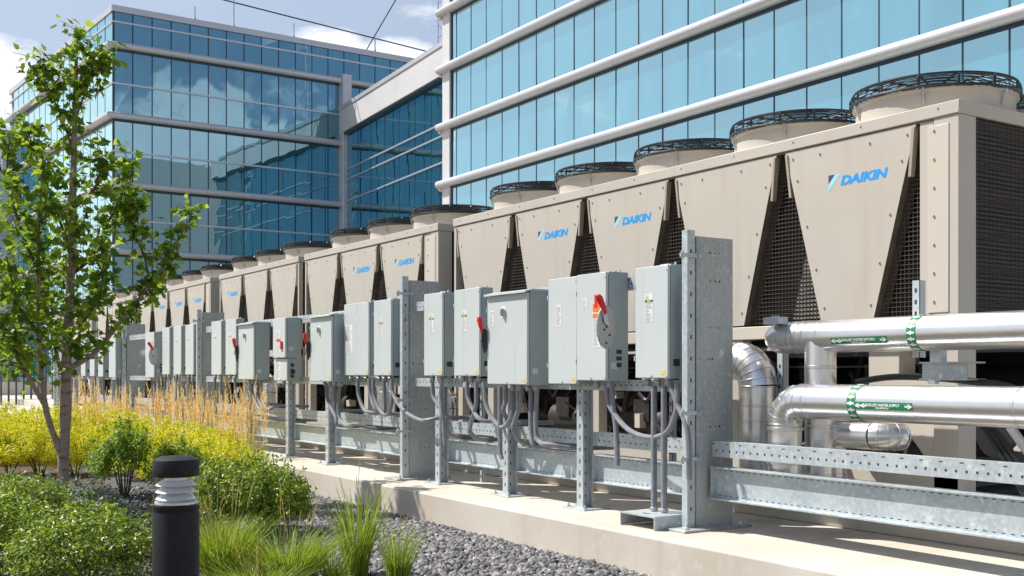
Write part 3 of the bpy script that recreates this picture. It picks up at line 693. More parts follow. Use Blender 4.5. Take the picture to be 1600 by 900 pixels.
for a, b, l in bays:
    rail(a, b, 'perforated rail '+l); beam(a, b, 'deep galvanized beam '+l)
for a, b, l in ((5.75, 9.9, 'first cabinet group, right of the second column'), (10.1, 16.9, 'second cabinet group'), (17.1, 21.7, 'third cabinet group'), (21.95, 28.5, 'farthest cabinet group')):
    rail(a, b, 'upper strut rail carrying the '+l, 5.24, 2.04, 2.12); rail(a, b, 'lower strut rail under the '+l, 5.24, 1.27, 1.34)

# ------------------------------------------------------------------ cabinets
def sticker(par, x, y, z, w, h, kind='plain'):
    """paper label on a -X facing door; y is its left edge (larger y), z its top"""
    MB().box(x-.0015, x, y-w, y, z-h, z).build('paper_label', 'paper', par, smooth=False)
    q = MB(); zz = z-.012; rr = random.Random(int(y*100+z*10))
    while zz > z-h+.006:
        l = rr.uniform(.35, .85)*w; q.box(x-.0022, x-.0014, y-w*.08-l, y-w*.08, zz-.0022, zz+.0006); zz -= .0095
    q.build('fine_print', 'ink', par, smooth=False)
    if kind == 'green': MB().box(x-.0024, x-.0014, y-w, y, z-h*.30, z-h*.22).build('green_stripe', 'green', par); MB().box(x-.003, x-.0022, y-w*.68, y-w*.34, z-h*.29, z-h*.23).build('yellow_stripe', 'yellow', par)
    if kind == 'warn': MB().box(x-.0024, x-.0014, y-w, y, z-h*.20, z-h*.02).build('orange_stripe', 'orange', par); MB().box(x-.0024, x-.0014, y-w, y, z-h*.34, z-h*.25).build('orange_stripe', 'orange', par)
def cabinet(y0, y1, xf, z0, z1, label, style='slim', handle=None, stick='green', group='grey electrical cabinets on the rack', nhub=2, xb=5.235):
    r = thing('electrical_cabinet', label, 'cabinet', (xb, y0, z0), group)
    MB().box(xf+.028, xb, y0, y1, z0, z1).build('body', 'cab_shaded', r, bevel=.004)
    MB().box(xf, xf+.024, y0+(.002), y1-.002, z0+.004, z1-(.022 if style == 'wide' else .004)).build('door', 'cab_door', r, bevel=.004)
    h = MB()
    for z in (z0+.18*(z1-z0), z1-.18*(z1-z0)): h.box(xf-.004, xf+.035, y1-.001, y1+.010, z-.018, z+.018)
    h.build('hinges', 'galv', r)
    if style == 'wide': MB().prism([(xf-.03, y1+.012, z1-.022), (xf-.03, y1+.012, z1-.006), (xf+.05, y1+.012, z1+.012), (xb, y1+.012, z1+.012), (xb, y1+.012, z1-.004), (xf+.02, y1+.012, z1-.004)], (0, -(y1-y0)-.024, 0)).build('rain_hood', 'cab_door', r)
    else:
        MB().box(xb-.03, xb+.005, (y0+y1)/2-.05, (y0+y1)/2+.05, z1, z1+.02).tube([(xb-.04, y0+.05, z1), (xb-.04, y0+.05, z1+.022)], .01, 6).build('mounting_lug', 'galv', r)
    b = MB()
    for z in (z0+.02, z1-.04): b.lathe_x((xf, y0+.015, z), .005, .004)
    b.lathe_x((xf, (y0+y1)/2, z0+.02), .008, .006); b.build('door_screws', 'galv', r)
    if stick == 'green': sticker(r, xf, y1-.36*(y1-y0)+.02, z1-.20, .088, .20, 'green')
    elif stick == 'plain': sticker(r, xf, y1-.36*(y1-y0)+.03, z1-.22, .075, .17)
    elif stick == 'wide':
        sticker(r, xf, y1-.045, z1-.15, .065, .13)
        MB().box(xf-.002, xf, y1-.31, y1-.23, z1-.22, z1-.12).build('knob_plate', 'paper', r); k = MB(); k.lathe_x((xf-.002, y1-.27, z1-.17), .03, .02); k.box(xf-.03, xf-.02, y1-.28, y1-.262, z1-.205, z1-.14); k.build('rotary_knob', 'hub', r)
    elif stick == 'big': sticker(r, xf, y1-.04, z1-.24, .19, .32); sticker(r, xf, y1-.30, z1-.17, .06, .2)
    if stick != 'none':
        MB().box(xf-.0016, xf, y0+.03, y0+.075, z0+.03, z0+.056).build('caution_tag', 'yellow', r)
    MB().box(xf+.05, min(xf+.11, xb-.02), y0-.0015, y0, z0+.09, z0+.14).build('side_plate', 'slot' if style == 'slim' else 'cab_door', r)
    for i in range(nhub):
        yy = y0+(y1-y0)*(i+.6)/(nhub+.2); MB().lathe([(.026, -.012), (.026, 0), (.019, .001), (.019, .002)], (5.14, yy, z0), 10).lathe([(.024, -.055), (.026, -.05), (.026, -.02), (.02, -.012)], (5.14, yy, z0), 10).build('conduit_hub', 'hub', r)
    if handle == 'edge':       # flange lever on the far edge, red grip leaning out
        x = xf-.03; MB().prism([(x, y1+.015, z1-.30), (x-.01, y1+.03, z1-.36), (x, y1+.035, z1-.46), (x, y1+.012, z1-.52), (x+.03, y1+.005, z1-.46), (x+.03, y1+.005, z1-.33)], (.008, -.012, 0)).build('lever', 'slot', r)
        MB().tube([(x-.01, y1+.02, z1-.34), (x-.015, y1+.038, z1-.27), (x-.018, y1+.05, z1-.225), (x-.018, y1+.058, z1-.20)], [.010, .022, .027, .019], 12).build('red_grip', 'red', r)
        MB().tube([(x-.012, y1+.03, z1-.36), (x-.02, y1+.045, z1-.43), (x-.01, y1+.03, z1-.40)], .004, 5).build('shackle', 'hub', r)
    if handle == 'disc':       # disc plate on the near side with the red lever
        zc = z1-.42; xc = xf-.005
        n = 28; pts = [(xc+.085*math.cos(2*math.pi*k/n), y0-.012, zc+.165*math.sin(2*math.pi*k/n)) for k in range(n)]
        MB().prism(pts, (0, .012, 0)).build('handle_disc', 'hub', r)
        h = MB()
        for dx_, dz_ in ((-.03, .05), (-.02, -.02), (.0, .0), (.03, -.06), (.0, -.12)): h.box(xc+dx_-.008, xc+dx_+.008, y0-.0135, y0-.011, zc+dz_-.008, zc+dz_+.008)
        h.build('disc_holes', 'slot', r)
        MB().prism([(xc-.025, y0-.015, zc+.03), (xc+.02, y0-.015, zc+.0), (xc-.01, y0-.015, zc+.13), (xc-.055, y0-.015, zc+.14)], (0, -.012, 0)).build('lever', 'galv', r)
        MB().tube([(xc-.02, y0-.03, zc+.10), (xc-.055, y0-.035, zc+.16), (xc-.085, y0-.035, zc+.21), (xc-.10, y0-.035, zc+.235)], [.014, .022, .028, .018], 10).build('red_grip', 'red', r)
        sticker(r, xf, y1-.14*(y1-y0)*1.6, z1-.19, .05, .11); sticker(r, xf, y0+.16, z1-.23, .09, .34, 'warn')
        MB().box(xf-.0028, xf-.0015, y0+.10, y0+.14, z1-.27, z1-.17).build('red_tag', 'red', r)
        q = MB()
        for dz_ in (.12, .17, .22): q.box(xf+.10, xf+.15, y0-.0015, y0, z0+dz_-.016, z0+dz_+.016)
        q.build('side_labels', 'slot', r)
    return r
N_, T_ = 1.37, 2.18
cabinet(5.79, 6.15, 5.08, N_-.01, 2.17, 'slim grey cabinet nearest the camera, against the first wide column', nhub=3)
cabinet(6.42, 6.79, 5.02, 1.34, 2.165, 'grey disconnect cabinet with a red lever on a round side disc and orange warning sticker', handle='disc', stick='none', style='disc', nhub=2)
cabinet(6.80, 7.19, 5.03, 1.31, 2.16, 'grey cabinet butted against the left side of the disc-handled disconnect', stick='plain', nhub=0)
cabinet(7.45, 8.08, 5.00, 1.30, 2.09, 'wide grey hooded cabinet with round knob and red edge lever, right of the second column', 'wide', 'edge', 'wide', nhub=5)
cabinet(8.36, 8.82, 5.09, N_, T_, 'slim grey cabinet immediately left of the nearest wide hooded one', nhub=3)
cabinet(9.06, 9.43, 5.10, N_, T_, 'slim grey cabinet overlapping the right edge of the second wide column', nhub=2)
cabinet(10.17, 10.58, 5.11, N_, T_, 'slim grey cabinet touching the left edge of the second wide column', nhub=3)
cabinet(10.71, 11.35, 5.11, N_, T_, 'broad shallow grey cabinet with a large white document sticker', stick='big', nhub=3)
cabinet(11.43, 12.05, 4.99, 1.30, 2.07, 'deep hooded grey cabinet between the red-labelled boxes and the broad stickered one', 'wide', 'edge', 'wide', nhub=4)
cabinet(12.93, 13.36, 5.02, 1.59, 2.10, 'small upper disconnect box with red-and-white safety sticker, stacked above another', stick='none', style='disc', nhub=0)
cabinet(12.95, 13.40, 5.05, 1.30, 1.585, 'small lower box with switches on its side, under the upper disconnect', stick='none', nhub=2)
cabinet(14.05, 14.66, 5.01, 1.31, 2.08, 'hooded wide grey cabinet above the tan grass with a red lever at its left', 'wide', 'edge', 'wide', nhub=4)
cabinet(15.06, 15.52, 5.11, N_, T_, 'slim grey cabinet next left of the grass-side hooded cabinet', nhub=2)
cabinet(15.75, 16.21, 5.12, N_, T_, 'slim grey cabinet just right of the third column', nhub=2)
cabinet(17.12, 17.56, 5.12, N_, T_, 'rightmost of three matching slim cabinets left of the third column', nhub=2)
cabinet(17.80, 18.24, 5.12, N_, T_, 'middle of three matching slim cabinets left of the third column', nhub=2)
cabinet(18.48, 18.92, 5.12, N_, T_, 'leftmost of three matching slim cabinets left of the third column', nhub=2)
cabinet(19.19, 19.76, 5.05, 1.32, 2.12, 'farther disconnect with a round side disc and red lever, left of the three slim cabinets', handle='disc', stick='none', style='disc', nhub=4)
cabinet(21.87, 22.42, 5.02, 1.31, 2.13, 'grey cabinet just right of the tree branch beside exposed silver valves', stick='none', style='disc', nhub=2)
cabinet(23.3, 23.75, 5.10, 1.32, 2.14, 'grey cabinet behind the slanting tree branch', 'slim', nhub=2)
cabinet(24.1, 24.55, 5.10, 1.33, 2.14, 'pale grey cabinet left of the slanting tree branch', nhub=2)
cabinet(25.0, 25.45, 5.10, 1.33, 2.15, 'grey cabinet showing just right of the tree trunk', nhub=2)
cabinet(26.2, 26.8, 5.05, 1.33, 2.15, 'far grey cabinet behind the tree trunk', nhub=2); cabinet(27.4, 27.9, 5.1, 1.33, 2.15, 'farthest grey cabinet, left of the trunk through leaves', nhub=2)
# stickers of the stacked pair
for o in list(COL.objects):
    if o.get('label', '').startswith('small upper disconnect box'):
        sticker(o, 5.02, 13.22, 1.94, .12, .28); MB().box(5.0170, 5.0182, 13.09, 13.23, 1.80, 1.83).build('red_stripe', 'red', o); MB().box(5.0, 5.018, 13.02, 13.07, 1.70, 1.80).build('red_button', 'red', o)
    if o.get('label', '').startswith('small lower box'):
        sticker(o, 5.05, 13.36, 1.55, .2, .24); q = MB()
        for z in (1.36, 1.43, 1.50): q.tube([(5.12, 12.95, z), (5.12, 12.925, z)], .022, 9)
        q.build('side_switches', 'slot', o)

# ------------------------------------------------------------------ conduits
def conduit(pts, label, x=5.14, r=.021, tail=True):
    P = [(x, p[0], p[1]) for p in pts] if len(pts[0]) == 2 else pts
    if tail and .70 < P[-1][2] < 1.12:
        a = Vector(P[-1]); d = (a-Vector(P[-2])).normalized(); q = Vector((a.x+.13, a.y+d.y*.08, .958 if a.z > .90 else .783)); P = list(P)+[tuple(q), (a.x+.55, q.y+d.y*.05, q.z-.01)]
    mb = MB().tube(smooth_path(P, 6), r, 9); tag(mb.build('flexible_conduit', 'conduit', None, P[0]), label, 'conduit', 'grey flexible conduits')
cds = [
 ([(6.56,1.30),(6.52,1.14),(6.31,.98),(6.07,.93),(5.88,.97),(5.79,1.08),(5.76,1.21),(5.77,1.33)], 'thick grey conduit looping low from the disc-handled disconnect to the nearest slim cabinet'),
 ([(6.50,1.33),(6.49,1.17),(6.45,.98),(6.43,.70)], 'grey conduit dropping straight beside the big loop under the disc-handled disconnect'),
 ([(5.85,1.36),(5.76,1.18),(5.69,1.08),(5.645,.94),(5.64,.66)], 'grey conduit clamped down the strut of the nearest wide column'),
 ([(8.37,1.32),(8.32,1.11),(8.2,.98),(8.06,.92),(7.95,.97),(7.89,1.08),(7.9,1.28)], 'grey conduit looping between the slim cabinet and the nearest wide hooded one'),
 ([(8.66,1.35),(8.65,1.18),(8.53,1.04),(8.41,.97)], 'grey conduit bending right below the slim cabinet beside the hooded one'),
 ([(8.5,1.33),(8.5,1.11),(8.59,.94),(8.6,.85)], 'grey conduit bending left below the slim cabinet beside the hooded one'),
 ([(9.33,1.34),(9.31,1.17),(9.16,1.05),(9.12,.9)], 'short grey conduit curving behind the post right of the second column'),
 ([(9.14,1.34),(9.16,1.17),(9.10,.87),(9.08,.70)], 'long grey conduit hanging straight at the post right of the second column'),
 ([(8.0,1.27),(8.0,1.16),(8.03,1.05)], 'short grey conduit stub under the left half of the nearest hooded cabinet'),
 ([(7.75,1.27),(7.77,1.12),(7.85,.99),(7.87,.9)], 'grey conduit hooking left under the nearest hooded cabinet'),
 ([(8.09,1.28),(8.09,.75),(8.06,.64)], 'thin grey conduit running straight down past the beam under the hooded cabinet'),
 ([(7.6,1.27),(7.6,.93),(7.55,.78)], 'left of the paired grey conduits right of the hooded cabinet post'),
 ([(7.51,1.27),(7.53,.93),(7.47,.82),(7.31,.81)], 'right of the paired grey conduits, its foot kicked to the right'),
 ([(10.27,1.36),(10.15,1.15),(9.9,1.0),(9.6,.93),(9.42,.935)], 'long grey conduit sweeping in front of the second wide column'),
 ([(11.05,1.34),(11.03,1.16),(10.89,1.0),(10.71,.97)], 'grey conduit curving right below the broad stickered cabinet'),
 ([(10.76,1.34),(10.72,1.16),(10.58,1.0)], 'short slanting grey conduit between the broad and slim cabinets'),
 ([(10.66,1.34),(10.63,1.14),(10.46,.98),(10.29,.97),(10.2,1.13),(10.21,1.33)], 'grey conduit making a U just left of the second wide column'),
 ([(10.40,1.35),(10.38,1.08),(10.36,.99)], 'straight short grey conduit inside the U left of the second column'),
 ([(11.9,1.28),(11.88,1.08),(11.66,.89),(11.6,.8)], 'leftmost grey conduit under the deep hooded cabinet'),
 ([(11.68,1.28),(11.66,.98)], 'straight grey conduit under the middle of the deep hooded cabinet'),
 ([(11.54,1.28),(11.57,.93),(11.38,.8),(11.1,.83)], 'grey conduit kicking right at its foot under the deep hooded cabinet'),
 ([(14.5,1.28),(14.42,1.07),(14.1,.87),(13.64,.83)], 'grey conduit sweeping right below the grass-side hooded cabinet'),
 ([(14.25,1.29),(14.22,1.05),(14.02,.9)], 'middle grey conduit below the grass-side hooded cabinet'),
 ([(14.12,1.29),(14.1,1.08),(13.9,.91)], 'right grey conduit below the grass-side hooded cabinet'),
 ([(15.2,1.35),(15.15,1.11),(15.0,.95)], 'grey conduit under the slim cabinet next to the grass-side hooded one'),
 ([(15.8,1.35),(15.82,1.1),(15.66,.86)], 'grey conduit bending under the slim cabinet right of the third column'),
 ([(16.1,1.35),(16.1,.9)], 'straight grey conduit beside the third column'),
]
for p, l in cds: conduit(p, l)
for j, (y, w) in enumerate([(17.2,'right half of the rightmost matching slim cabinet'),(17.4,'left half of the rightmost matching slim cabinet'),(17.9,'right half of the middle matching slim cabinet'),(18.1,'left half of the middle matching slim cabinet'),(18.55,'right half of the leftmost matching slim cabinet'),(18.8,'left half of the leftmost matching slim cabinet'),(19.3,'right side of the farther disc-handled disconnect'),(19.45,'middle of the farther disc-handled disconnect'),(19.6,'left side of the farther disc-handled disconnect'),(22.0,'right side of the cabinet beside the silver valves'),(22.2,'left side of the cabinet beside the silver valves'),(23.4,'cabinet behind the slanting branch'),(24.2,'pale cabinet left of the slanting branch'),(25.2,'cabinet right of the trunk')]):
    conduit([(y, 1.34), (y+.02, 1.05), (y-.05*(j % 3), .62)], 'dark grey conduit hanging under the '+w, r=.024)
r_ = thing('rigid_conduit', 'pair of straight grey conduits standing on a channel bracket beside the nearest column', 'conduit', (5.14, 5.95, .4))
for y in (6.01, 5.90): MB().tube([(5.14, y, .42), (5.14, y, 1.33)], .022, 12).build('pipe', 'conduit', r_)
MB().lathe([(.03, 0), (.03, .02), (.024, .025)], (5.14, 6.01, .405), 10).lathe([(.03, 0), (.03, .02), (.024, .025)], (5.14, 5.90, .405), 10).build('coupling', 'hub', r_)
r_ = thing('channel_bracket', 'low galvanized channel bracket on the slab at the foot of two straight conduits', 'bracket', (5.14, 5.9, .3))
MB().box(4.93, 5.33, 5.76, 6.14, .388, .398).box(4.93, 5.33, 5.76, 5.768, .302, .388).box(4.93, 5.33, 6.132, 6.14, .302, .388).build('channel', 'galv', r_)
MB().box(5.0, 5.02, 5.9, 5.98, .3985, .400).build('slot', 'slot', r_)

# ------------------------------------------------------------------ insulated pipes
def ridge_tube(parent, path, r, name='pipe', every=None, n=40):
    o = MB().tube(path, r, n).build(name, 'jacket', parent); return o
def straight_bands(parent, a, b, r, ds):
    a, b = Vector(a), Vector(b); d = (b-a).normalized()
    for s_ in ds: MB().tube([a+d*(s_-.012), a+d*(s_-.010), a+d*(s_+.010), a+d*(s_+.012)], [r, r+.0025, r+.0025, r], 40, cap=False).build('jacket_band', 'jacket_seam', parent)
def elbow(parent, c, r, R_, plane, a0, a1, segs=7, band=True):
    """gored elbow: arc of radius R_ about c in a plane given by two unit vectors"""
    e1, e2 = Vector(plane[0]), Vector(plane[1]); c = Vector(c)
    pts = [c+(e1*math.cos(a0+(a1-a0)*i/segs)+e2*math.sin(a0+(a1-a0)*i/segs))*R_ for i in range(segs+1)]
    mb = MB().tube(pts, r, 40); mb.build('elbow', 'jacket', parent)
    s = MB()
    for i in range(0, segs+1):
        a = a0+(a1-a0)*i/segs; t = (-e1*math.sin(a)+e2*math.cos(a)); p = pts[i]
        s.tube([p-t*.006, p-t*.004, p+t*.004, p+t*.006], [r, r+.003, r+.003, r], 40, cap=False)
    s.build('gore_seams', 'jacket_seam', parent); return pts
def on_pipe(X0, Z0, r, y, s):
    """point on the pipe's surface: s = arc height from the level facing -X"""
    a = s/r; return (X0-r*math.cos(a), y, Z0+r*math.sin(a))
def tape(parent, X0, Z0, r, yc, w, ybeg, yend, s0, s1, l1, l2):
    MB().tube([(X0, yc-w/2, Z0), (X0, yc+w/2, Z0)], r+.0016, 44, cap=False).build('flow_tape', 'green', parent)
    q = MB(); n = 11
    for k in range(n):
        s = (k/(n-1)-.5)*r*3.6; h = r*.11
        pts = [(-.42, -.5), (-.42, .5), (0, .5), (.0, 1), (.12, .4), (.42, .4), (.42, -.4), (.12, -.4), (0, -1), (0, -.5)]
        pts = [(0, 1.25), (.16, .5), (.45, .55), (.45, -.55), (.16, -.5), (0, -1.25), (-.16, -.5), (-.45, -.55), (-.45, .55), (-.16, .5)]
        vs = [on_pipe(X0, Z0, r+.0030, yc+a*w*.9, s+b*h) for a, b in pts]; q.add(vs+[on_pipe(X0, Z0, r+.0030, yc, s)], [(i, (i+1) % 10, 10) for i in range(10)])
    q.build('flow_arrows', 'white', parent)
    m = 6; mb = MB()
    for i in range(m+1):
        s = s0+(s1-s0)*i/m; mb.v += [on_pipe(X0, Z0, r+.0022, ybeg, s), on_pipe(X0, Z0, r+.0022, yend, s)]
    mb.f = [(2*i, 2*i+1, 2*i+3, 2*i+2) for i in range(m)]; mb.build('pipe_marker', 'green', parent)
    H = s1-s0; L_ = ybeg-yend
    for txt, size, sy, frac in ((l1, H*.48, s0+H*.44, .60), (l2, H*.30, s0+H*.10, .24)):
        vs, fs = text_mesh(txt, size, .0008); x0, x1 = min(v.x for v in vs), max(v.x for v in vs); k = L_*frac/(x1-x0)
        off = L_*(.5-frac/2); MB().add([on_pipe(X0, Z0, r+.0032, ybeg-off-(v.x-x0)*k, sy+v.y) for v in vs], fs).build('marker_lettering', 'white', parent)
    q = MB(); sc_ = s0+H*.5
    for y, d in ((ybeg-L_*.08, 1), (yend+L_*.07, -1)):
        for u0 in (0, .045*L_/.45): 
            if u0 and d < 0: continue
            pts = [(d*.034, 0), (0, H*.36), (0, H*.12), (-d*.02, H*.12), (-d*.02, -H*.12), (0, -H*.12), (0, -H*.36)]
            vs = [on_pipe(X0, Z0, r+.0032, y-u0+a, sc_+b) for a, b in pts]; q.add(vs, [(0, 1, 2, 5, 6), (2, 3, 4, 5)])
    q.build('marker_arrows', 'white', parent)
# upper main
ZU, XU, RU = 1.65, 5.85, .112
up = thing('insulated_pipe', 'upper big silver pipe with green marker, its rounded end turning in behind', 'pipe', (XU, 4, ZU), 'aluminium-jacketed chilled water pipes')
ridge_tube(up, [(XU, -.5, ZU), (XU, 5.42, ZU)], RU); straight_bands(up, (XU, -.5, ZU), (XU, 5.42, ZU), RU, [2.35, 5.55, 5.8])
cp = [(XU, 5.40+.17*math.sin(R(a)), ZU) for a in range(0, 91, 9)]; MB().tube(cp, [max(.004, (RU+.003)*math.cos(R(a))**.8) for a in range(0, 91, 9)], 40).build('domed_end', 'jacket', up)
straight_bands(up, (XU, -.5, ZU), (XU, 5.42, ZU), RU+.001, [5.68, 5.74, 5.89])
ridge_tube(up, [(XU, 5.09, ZU-.03), (XU, 5.09, .55)], .107, 'drop_leg'); straight_bands(up, (XU, 5.09, ZU), (XU, 5.09, .5), .107, [.21, .62, .95])
tape(up, XU, ZU, RU+.0005, 4.28, .065, 4.91, 4.46, -.062, -.014, 'CHILLED WATER RETURN', 'RETURN')
MB().box(XU-.16, XU-.06, 5.33, 5.47, ZU+.095, ZU+.145).box(XU-.13, XU-.09, 5.38, 5.42, ZU+.145, ZU+.155).build('clamp', 'galv', up)
# lower main
ZL, XL, RL = 1.21, 5.6, .116
lo = thing('insulated_pipe', 'lower big silver pipe with green marker, its segmented elbow turning down', 'pipe', (XL, 4, ZL), 'aluminium-jacketed chilled water pipes')
ridge_tube(lo, [(XL, -.5, ZL), (XL, 5.02, ZL)], RL); straight_bands(lo, (XL, -.5, ZL), (XL, 5.02, ZL), RL, [3.95, 5.45])
elbow(lo, (XL, 5.02, ZL-.16), RL, .16, ((0, 0, 1), (0, 1, 0)), 0, R(90), 5)
ridge_tube(lo, [(XL, 5.18, ZL-.16), (XL, 5.18, .52)], RL-.003, 'drop_leg'); straight_bands(lo, (XL, 5.18, ZL-.16), (XL, 5.18, .5), RL+.006, [.03, .26]); 
tape(lo, XL, ZL, RL+.0005, 4.53, .065, 4.50, 4.08, -.035, .012, 'CHILLED WATER SUPPLY', 'SUPPLY')
# capped stub under it
stb = thing('insulated_pipe', 'short capped silver pipe stub below the lower main', 'pipe', (5.95, 4.9, .98), 'aluminium-jacketed chilled water pipes')
ridge_tube(stb, [(5.95, 5.14, .98), (5.95, 4.72, .98)], .092); elbow(stb, (5.95+.11, 4.72, .98), .092, .11, ((-1, 0, 0), (0, -1, 0)), 0, R(90), 4)
MB().tube([(5.90, 5.02, .99), (5.845, 5.02, .99)], .07, 24).build('end_cap', 'jacket_seam', stb, bevel=.008)
ridge_tube(stb, [(5.95, 5.06, .95), (5.95, 5.06, .56)], .085, 'drop_leg'); straight_bands(stb, (5.95, 5.06, .95), (5.95, 5.06, .56), .085, [.08, .25])
def jpipe(y, label, x=5.92, r=.135, z=1.30, d=1):
    j = thing('insulated_pipe', label, 'pipe', (x, y, .5), 'aluminium-jacketed chilled water pipes')
    ridge_tube(j, [(x, y, .50), (x, y, z)], r, 'riser'); straight_bands(j, (x, y, .5), (x, y, z), r, [.12, .28, .55, .66])
    elbow(j, (x, y+.19, z), r, .19, ((0, -1, 0), (0, 0, 1)), 0, R(90), 7)
    ridge_tube(j, [(x, y+.19, z+.19), (x, y+.75, z+.19)], r, 'run'); elbow(j, (x+.16, y+.75, z+.19), r, .16, ((-1, 0, 0), (0, 1, 0)), 0, R(90), 4)
jpipe(5.74, 'fat silver elbow rising beside the nearest wide column and bending left', r=.142)
jpipe(11.9, 'silver insulated elbow behind the beams under the deep hooded cabinet', r=.12, z=1.16)
jpipe(10.4, 'silver insulated pipe behind the second wide column', r=.11, z=1.0)
jpipe(15.9, 'silver insulated pipe behind the rack near the third column', r=.12, z=1.1)
jpipe(20.6, 'silver insulated pipe in the gap beside the farther disconnect', r=.14, z=1.3); jpipe(21.3, 'tall silver pipe with valve seen right of the tree branch', r=.11, z=1.75)
lr = thing('pump_body', 'silver insulated valve body in the open gap right of the tree branch', 'valve', (5.5, 20.9, 1.7))
MB().tube([(5.5, 20.9, 1.78), (5.5, 21.3, 1.78)], .16, 20).build('body', 'jacket', lr, bevel=.03); MB().tube([(5.5, 21.1, 1.78), (5.5, 21.1, 2.1)], .11, 16).build('bonnet', 'cab_shaded', lr)
for y, x, l in ((3.55, 5.9, 'yellow and black butterfly valve low at the right edge behind the beam'), (8.75, 5.9, 'yellow and black valve behind the rail right of the second column')):
    r_ = thing('butterfly_valve', l, 'valve', (x, y, .78), 'yellow valves on the pump lines')
    MB().tube([(x, y, .78), (x, y-.06, .78)], .085, 20).build('yellow_body', 'yellow', r_, bevel=.01); MB().tube([(x, y+.001, .78), (x, y+.07, .78)], .10, 20).build('black_flange', 'black', r_, bevel=.01)
    MB().tube([(x, y-.03, .56), (x, y-.03, .49)], .03, 10).tube([(x, y-.03, .84), (x, y-.03, .98)], .014, 8).build('stem', 'hub', r_)
# free-standing struts and bracket behind the pipes
def strut(x, y, z0, z1, label, w=.042):
    r_ = thing('strut_upright', label, 'post', (x, y, z0), 'strut uprights behind the pipes')
    MB().box(x-w/2, x-w/2+.004, y-w/2, y+w/2, z0, z1).box(x-w/2, x+w/2, y-w/2, y-w/2+.004, z0, z1).box(x-w/2, x+w/2, y+w/2-.004, y+w/2, z0, z1).build('channel', 'galv', r_)
    q = MB(); z = z0+.06
    while z < z1-.04: q.box(x-w/2-.0012, x-w/2+.001, y-.008, y+.008, z-.014, z+.014); z += .075
    q.build('slots', 'slot', r_)
strut(6.05, 5.62, .49, 1.56, 'slotted upright under the rounded end of the upper pipe', .06); strut(6.05, 4.45, 1.5, 2.0, 'short slotted strut sticking up behind the upper pipe', .06)
strut(6.0, 3.42, .49, 1.5, 'grey strut pair at the right edge behind the lower pipe', .1)
strut(5.7, 9.3, .3, 1.3, 'slim upright behind the rack right of the second column'); strut(5.6, 7.4, .3, 1.34, 'slim upright behind the paired conduits'); strut(5.62, 6.35, .5, 1.3, 'thin upright between beam and conduit loop near the first column')
r_ = thing('pipe_support', 'weathered galvanized box bracket carrying the upper pipe', 'bracket', (6.0, 4.2, 1.45))
MB().box(5.93, 6.12, 4.02, 4.36, 1.46, 1.47).box(5.93, 6.12, 4.02, 4.36, 1.355, 1.365).box(5.95, 5.96, 4.03, 4.35, 1.365, 1.46).build('channel', 'galv_old', r_)
MB().box(5.93, 5.99, 4.2, 4.28, 1.47, 1.60).build('saddle', 'galv', r_); MB().box(5.94, 5.98, 4.25, 4.3, 1.33, 1.355).build('foot_bolt', 'galv', r_)
c_ = MB().tube(smooth_path([(6.12, 5.0, 1.34), (6.05, 4.6, 1.375), (6.05, 4.1, 1.35), (6.1, 3.75, 1.27), (6.15, 3.6, .9)], 6), .022, 8)
tag(c_.build('black_hose', 'black', None, (6.1, 4.6, 1.35)), 'black rubber hose lying behind the lower silver pipe', 'hose')
c_ = MB().tube([(6.0, 3.78, 1.08), (6.0, 3.5, .72)], .028, 10)
tag(c_.build('rigid_conduit', 'conduit', None, (6, 3.78, 1.08)), 'slanting grey conduit under the lower pipe at the right edge', 'conduit')
r_ = MB()
for i in range(3): r_.tube(smooth_path([(6.1, 4.05-.03*i, 1.1), (6.12, 3.95-.04*i, .95), (6.14, 3.8-.05*i, .7)], 5), .018, 7)
tag(r_.build('cable_bundle', 'black', None, (6.1, 4, 1.1)), 'bundle of black cables beside the beige gusset at right', 'cable')

# ------------------------------------------------------------------ bollard
BX, BY = 1.56, 4.50
a_ = (275-800)/1690; dx_, dy_ = .5455+.8381*a_, .8381-.5455*a_; t_ = 4.76; BX, BY = dx_*t_, dy_*t_
bo = thing('bollard_light', 'black cylindrical bollard light with clear louvred head among the shrubs', 'bollard light', (BX, BY, 0))
MB().lathe([(.10, 0), (.10, .785), (.098, .79), (.098, .80), (.1, .805), (.1, .822), (.06, .824)], (BX, BY, 0), 48).build('post', 'bollard', bo)
MB().lathe([(.099, .948), (.1, .952), (.1, 1.015), (.097, 1.021), (.07, 1.033), (.0, 1.037)], (BX, BY, 0), 48, cap=False).lathe([(.099, .948), (.02, .948)], (BX, BY, 0), 48, cap=False).build('cap', 'bollard', bo)
MB().lathe([(.0975, .824), (.0975, .948)], (BX, BY, 0), 48, cap=False).build('clear_sleeve', 'clear', bo)
for z in (.848, .878, .908): MB().lathe([(.088, z), (.060, z+.022), (.055, z+.022), (.055, z+.018), (.084, z-.003)], (BX, BY, 0), 48, cap=False).build('louvre', 'louvre', bo)
MB().lathe([(.09, .826), (.09, .836), (.05, .836), (.05, .945), (.088, .946)], (BX, BY, 0), 40, cap=False).build('lamp_core', 'louvre', bo)

# ------------------------------------------------------------------ fence and far things
fr = thing('picket_fence', 'dark metal picket fence far behind the tree at left', 'fence', (8, 41, 0))
mb = MB()
for x in np.arange(2.0, 14, .24): mb.box(x-.03, x+.03, 40.97, 41.03, .05, 2.5)
mb.build('pickets', 'fence', fr); MB().box(2, 14, 40.95, 41.05, .2, .28).box(2, 14, 40.95, 41.05, 2.2, 2.28).build('rails', 'fence', fr)
wl = MB().box(-30, 12.0, 52, 52.3, 0, 1.0).build('low_wall', 'concrete', None, (0, 52, 0)); tag(wl, 'low tan wall seen through the far fence', 'wall')

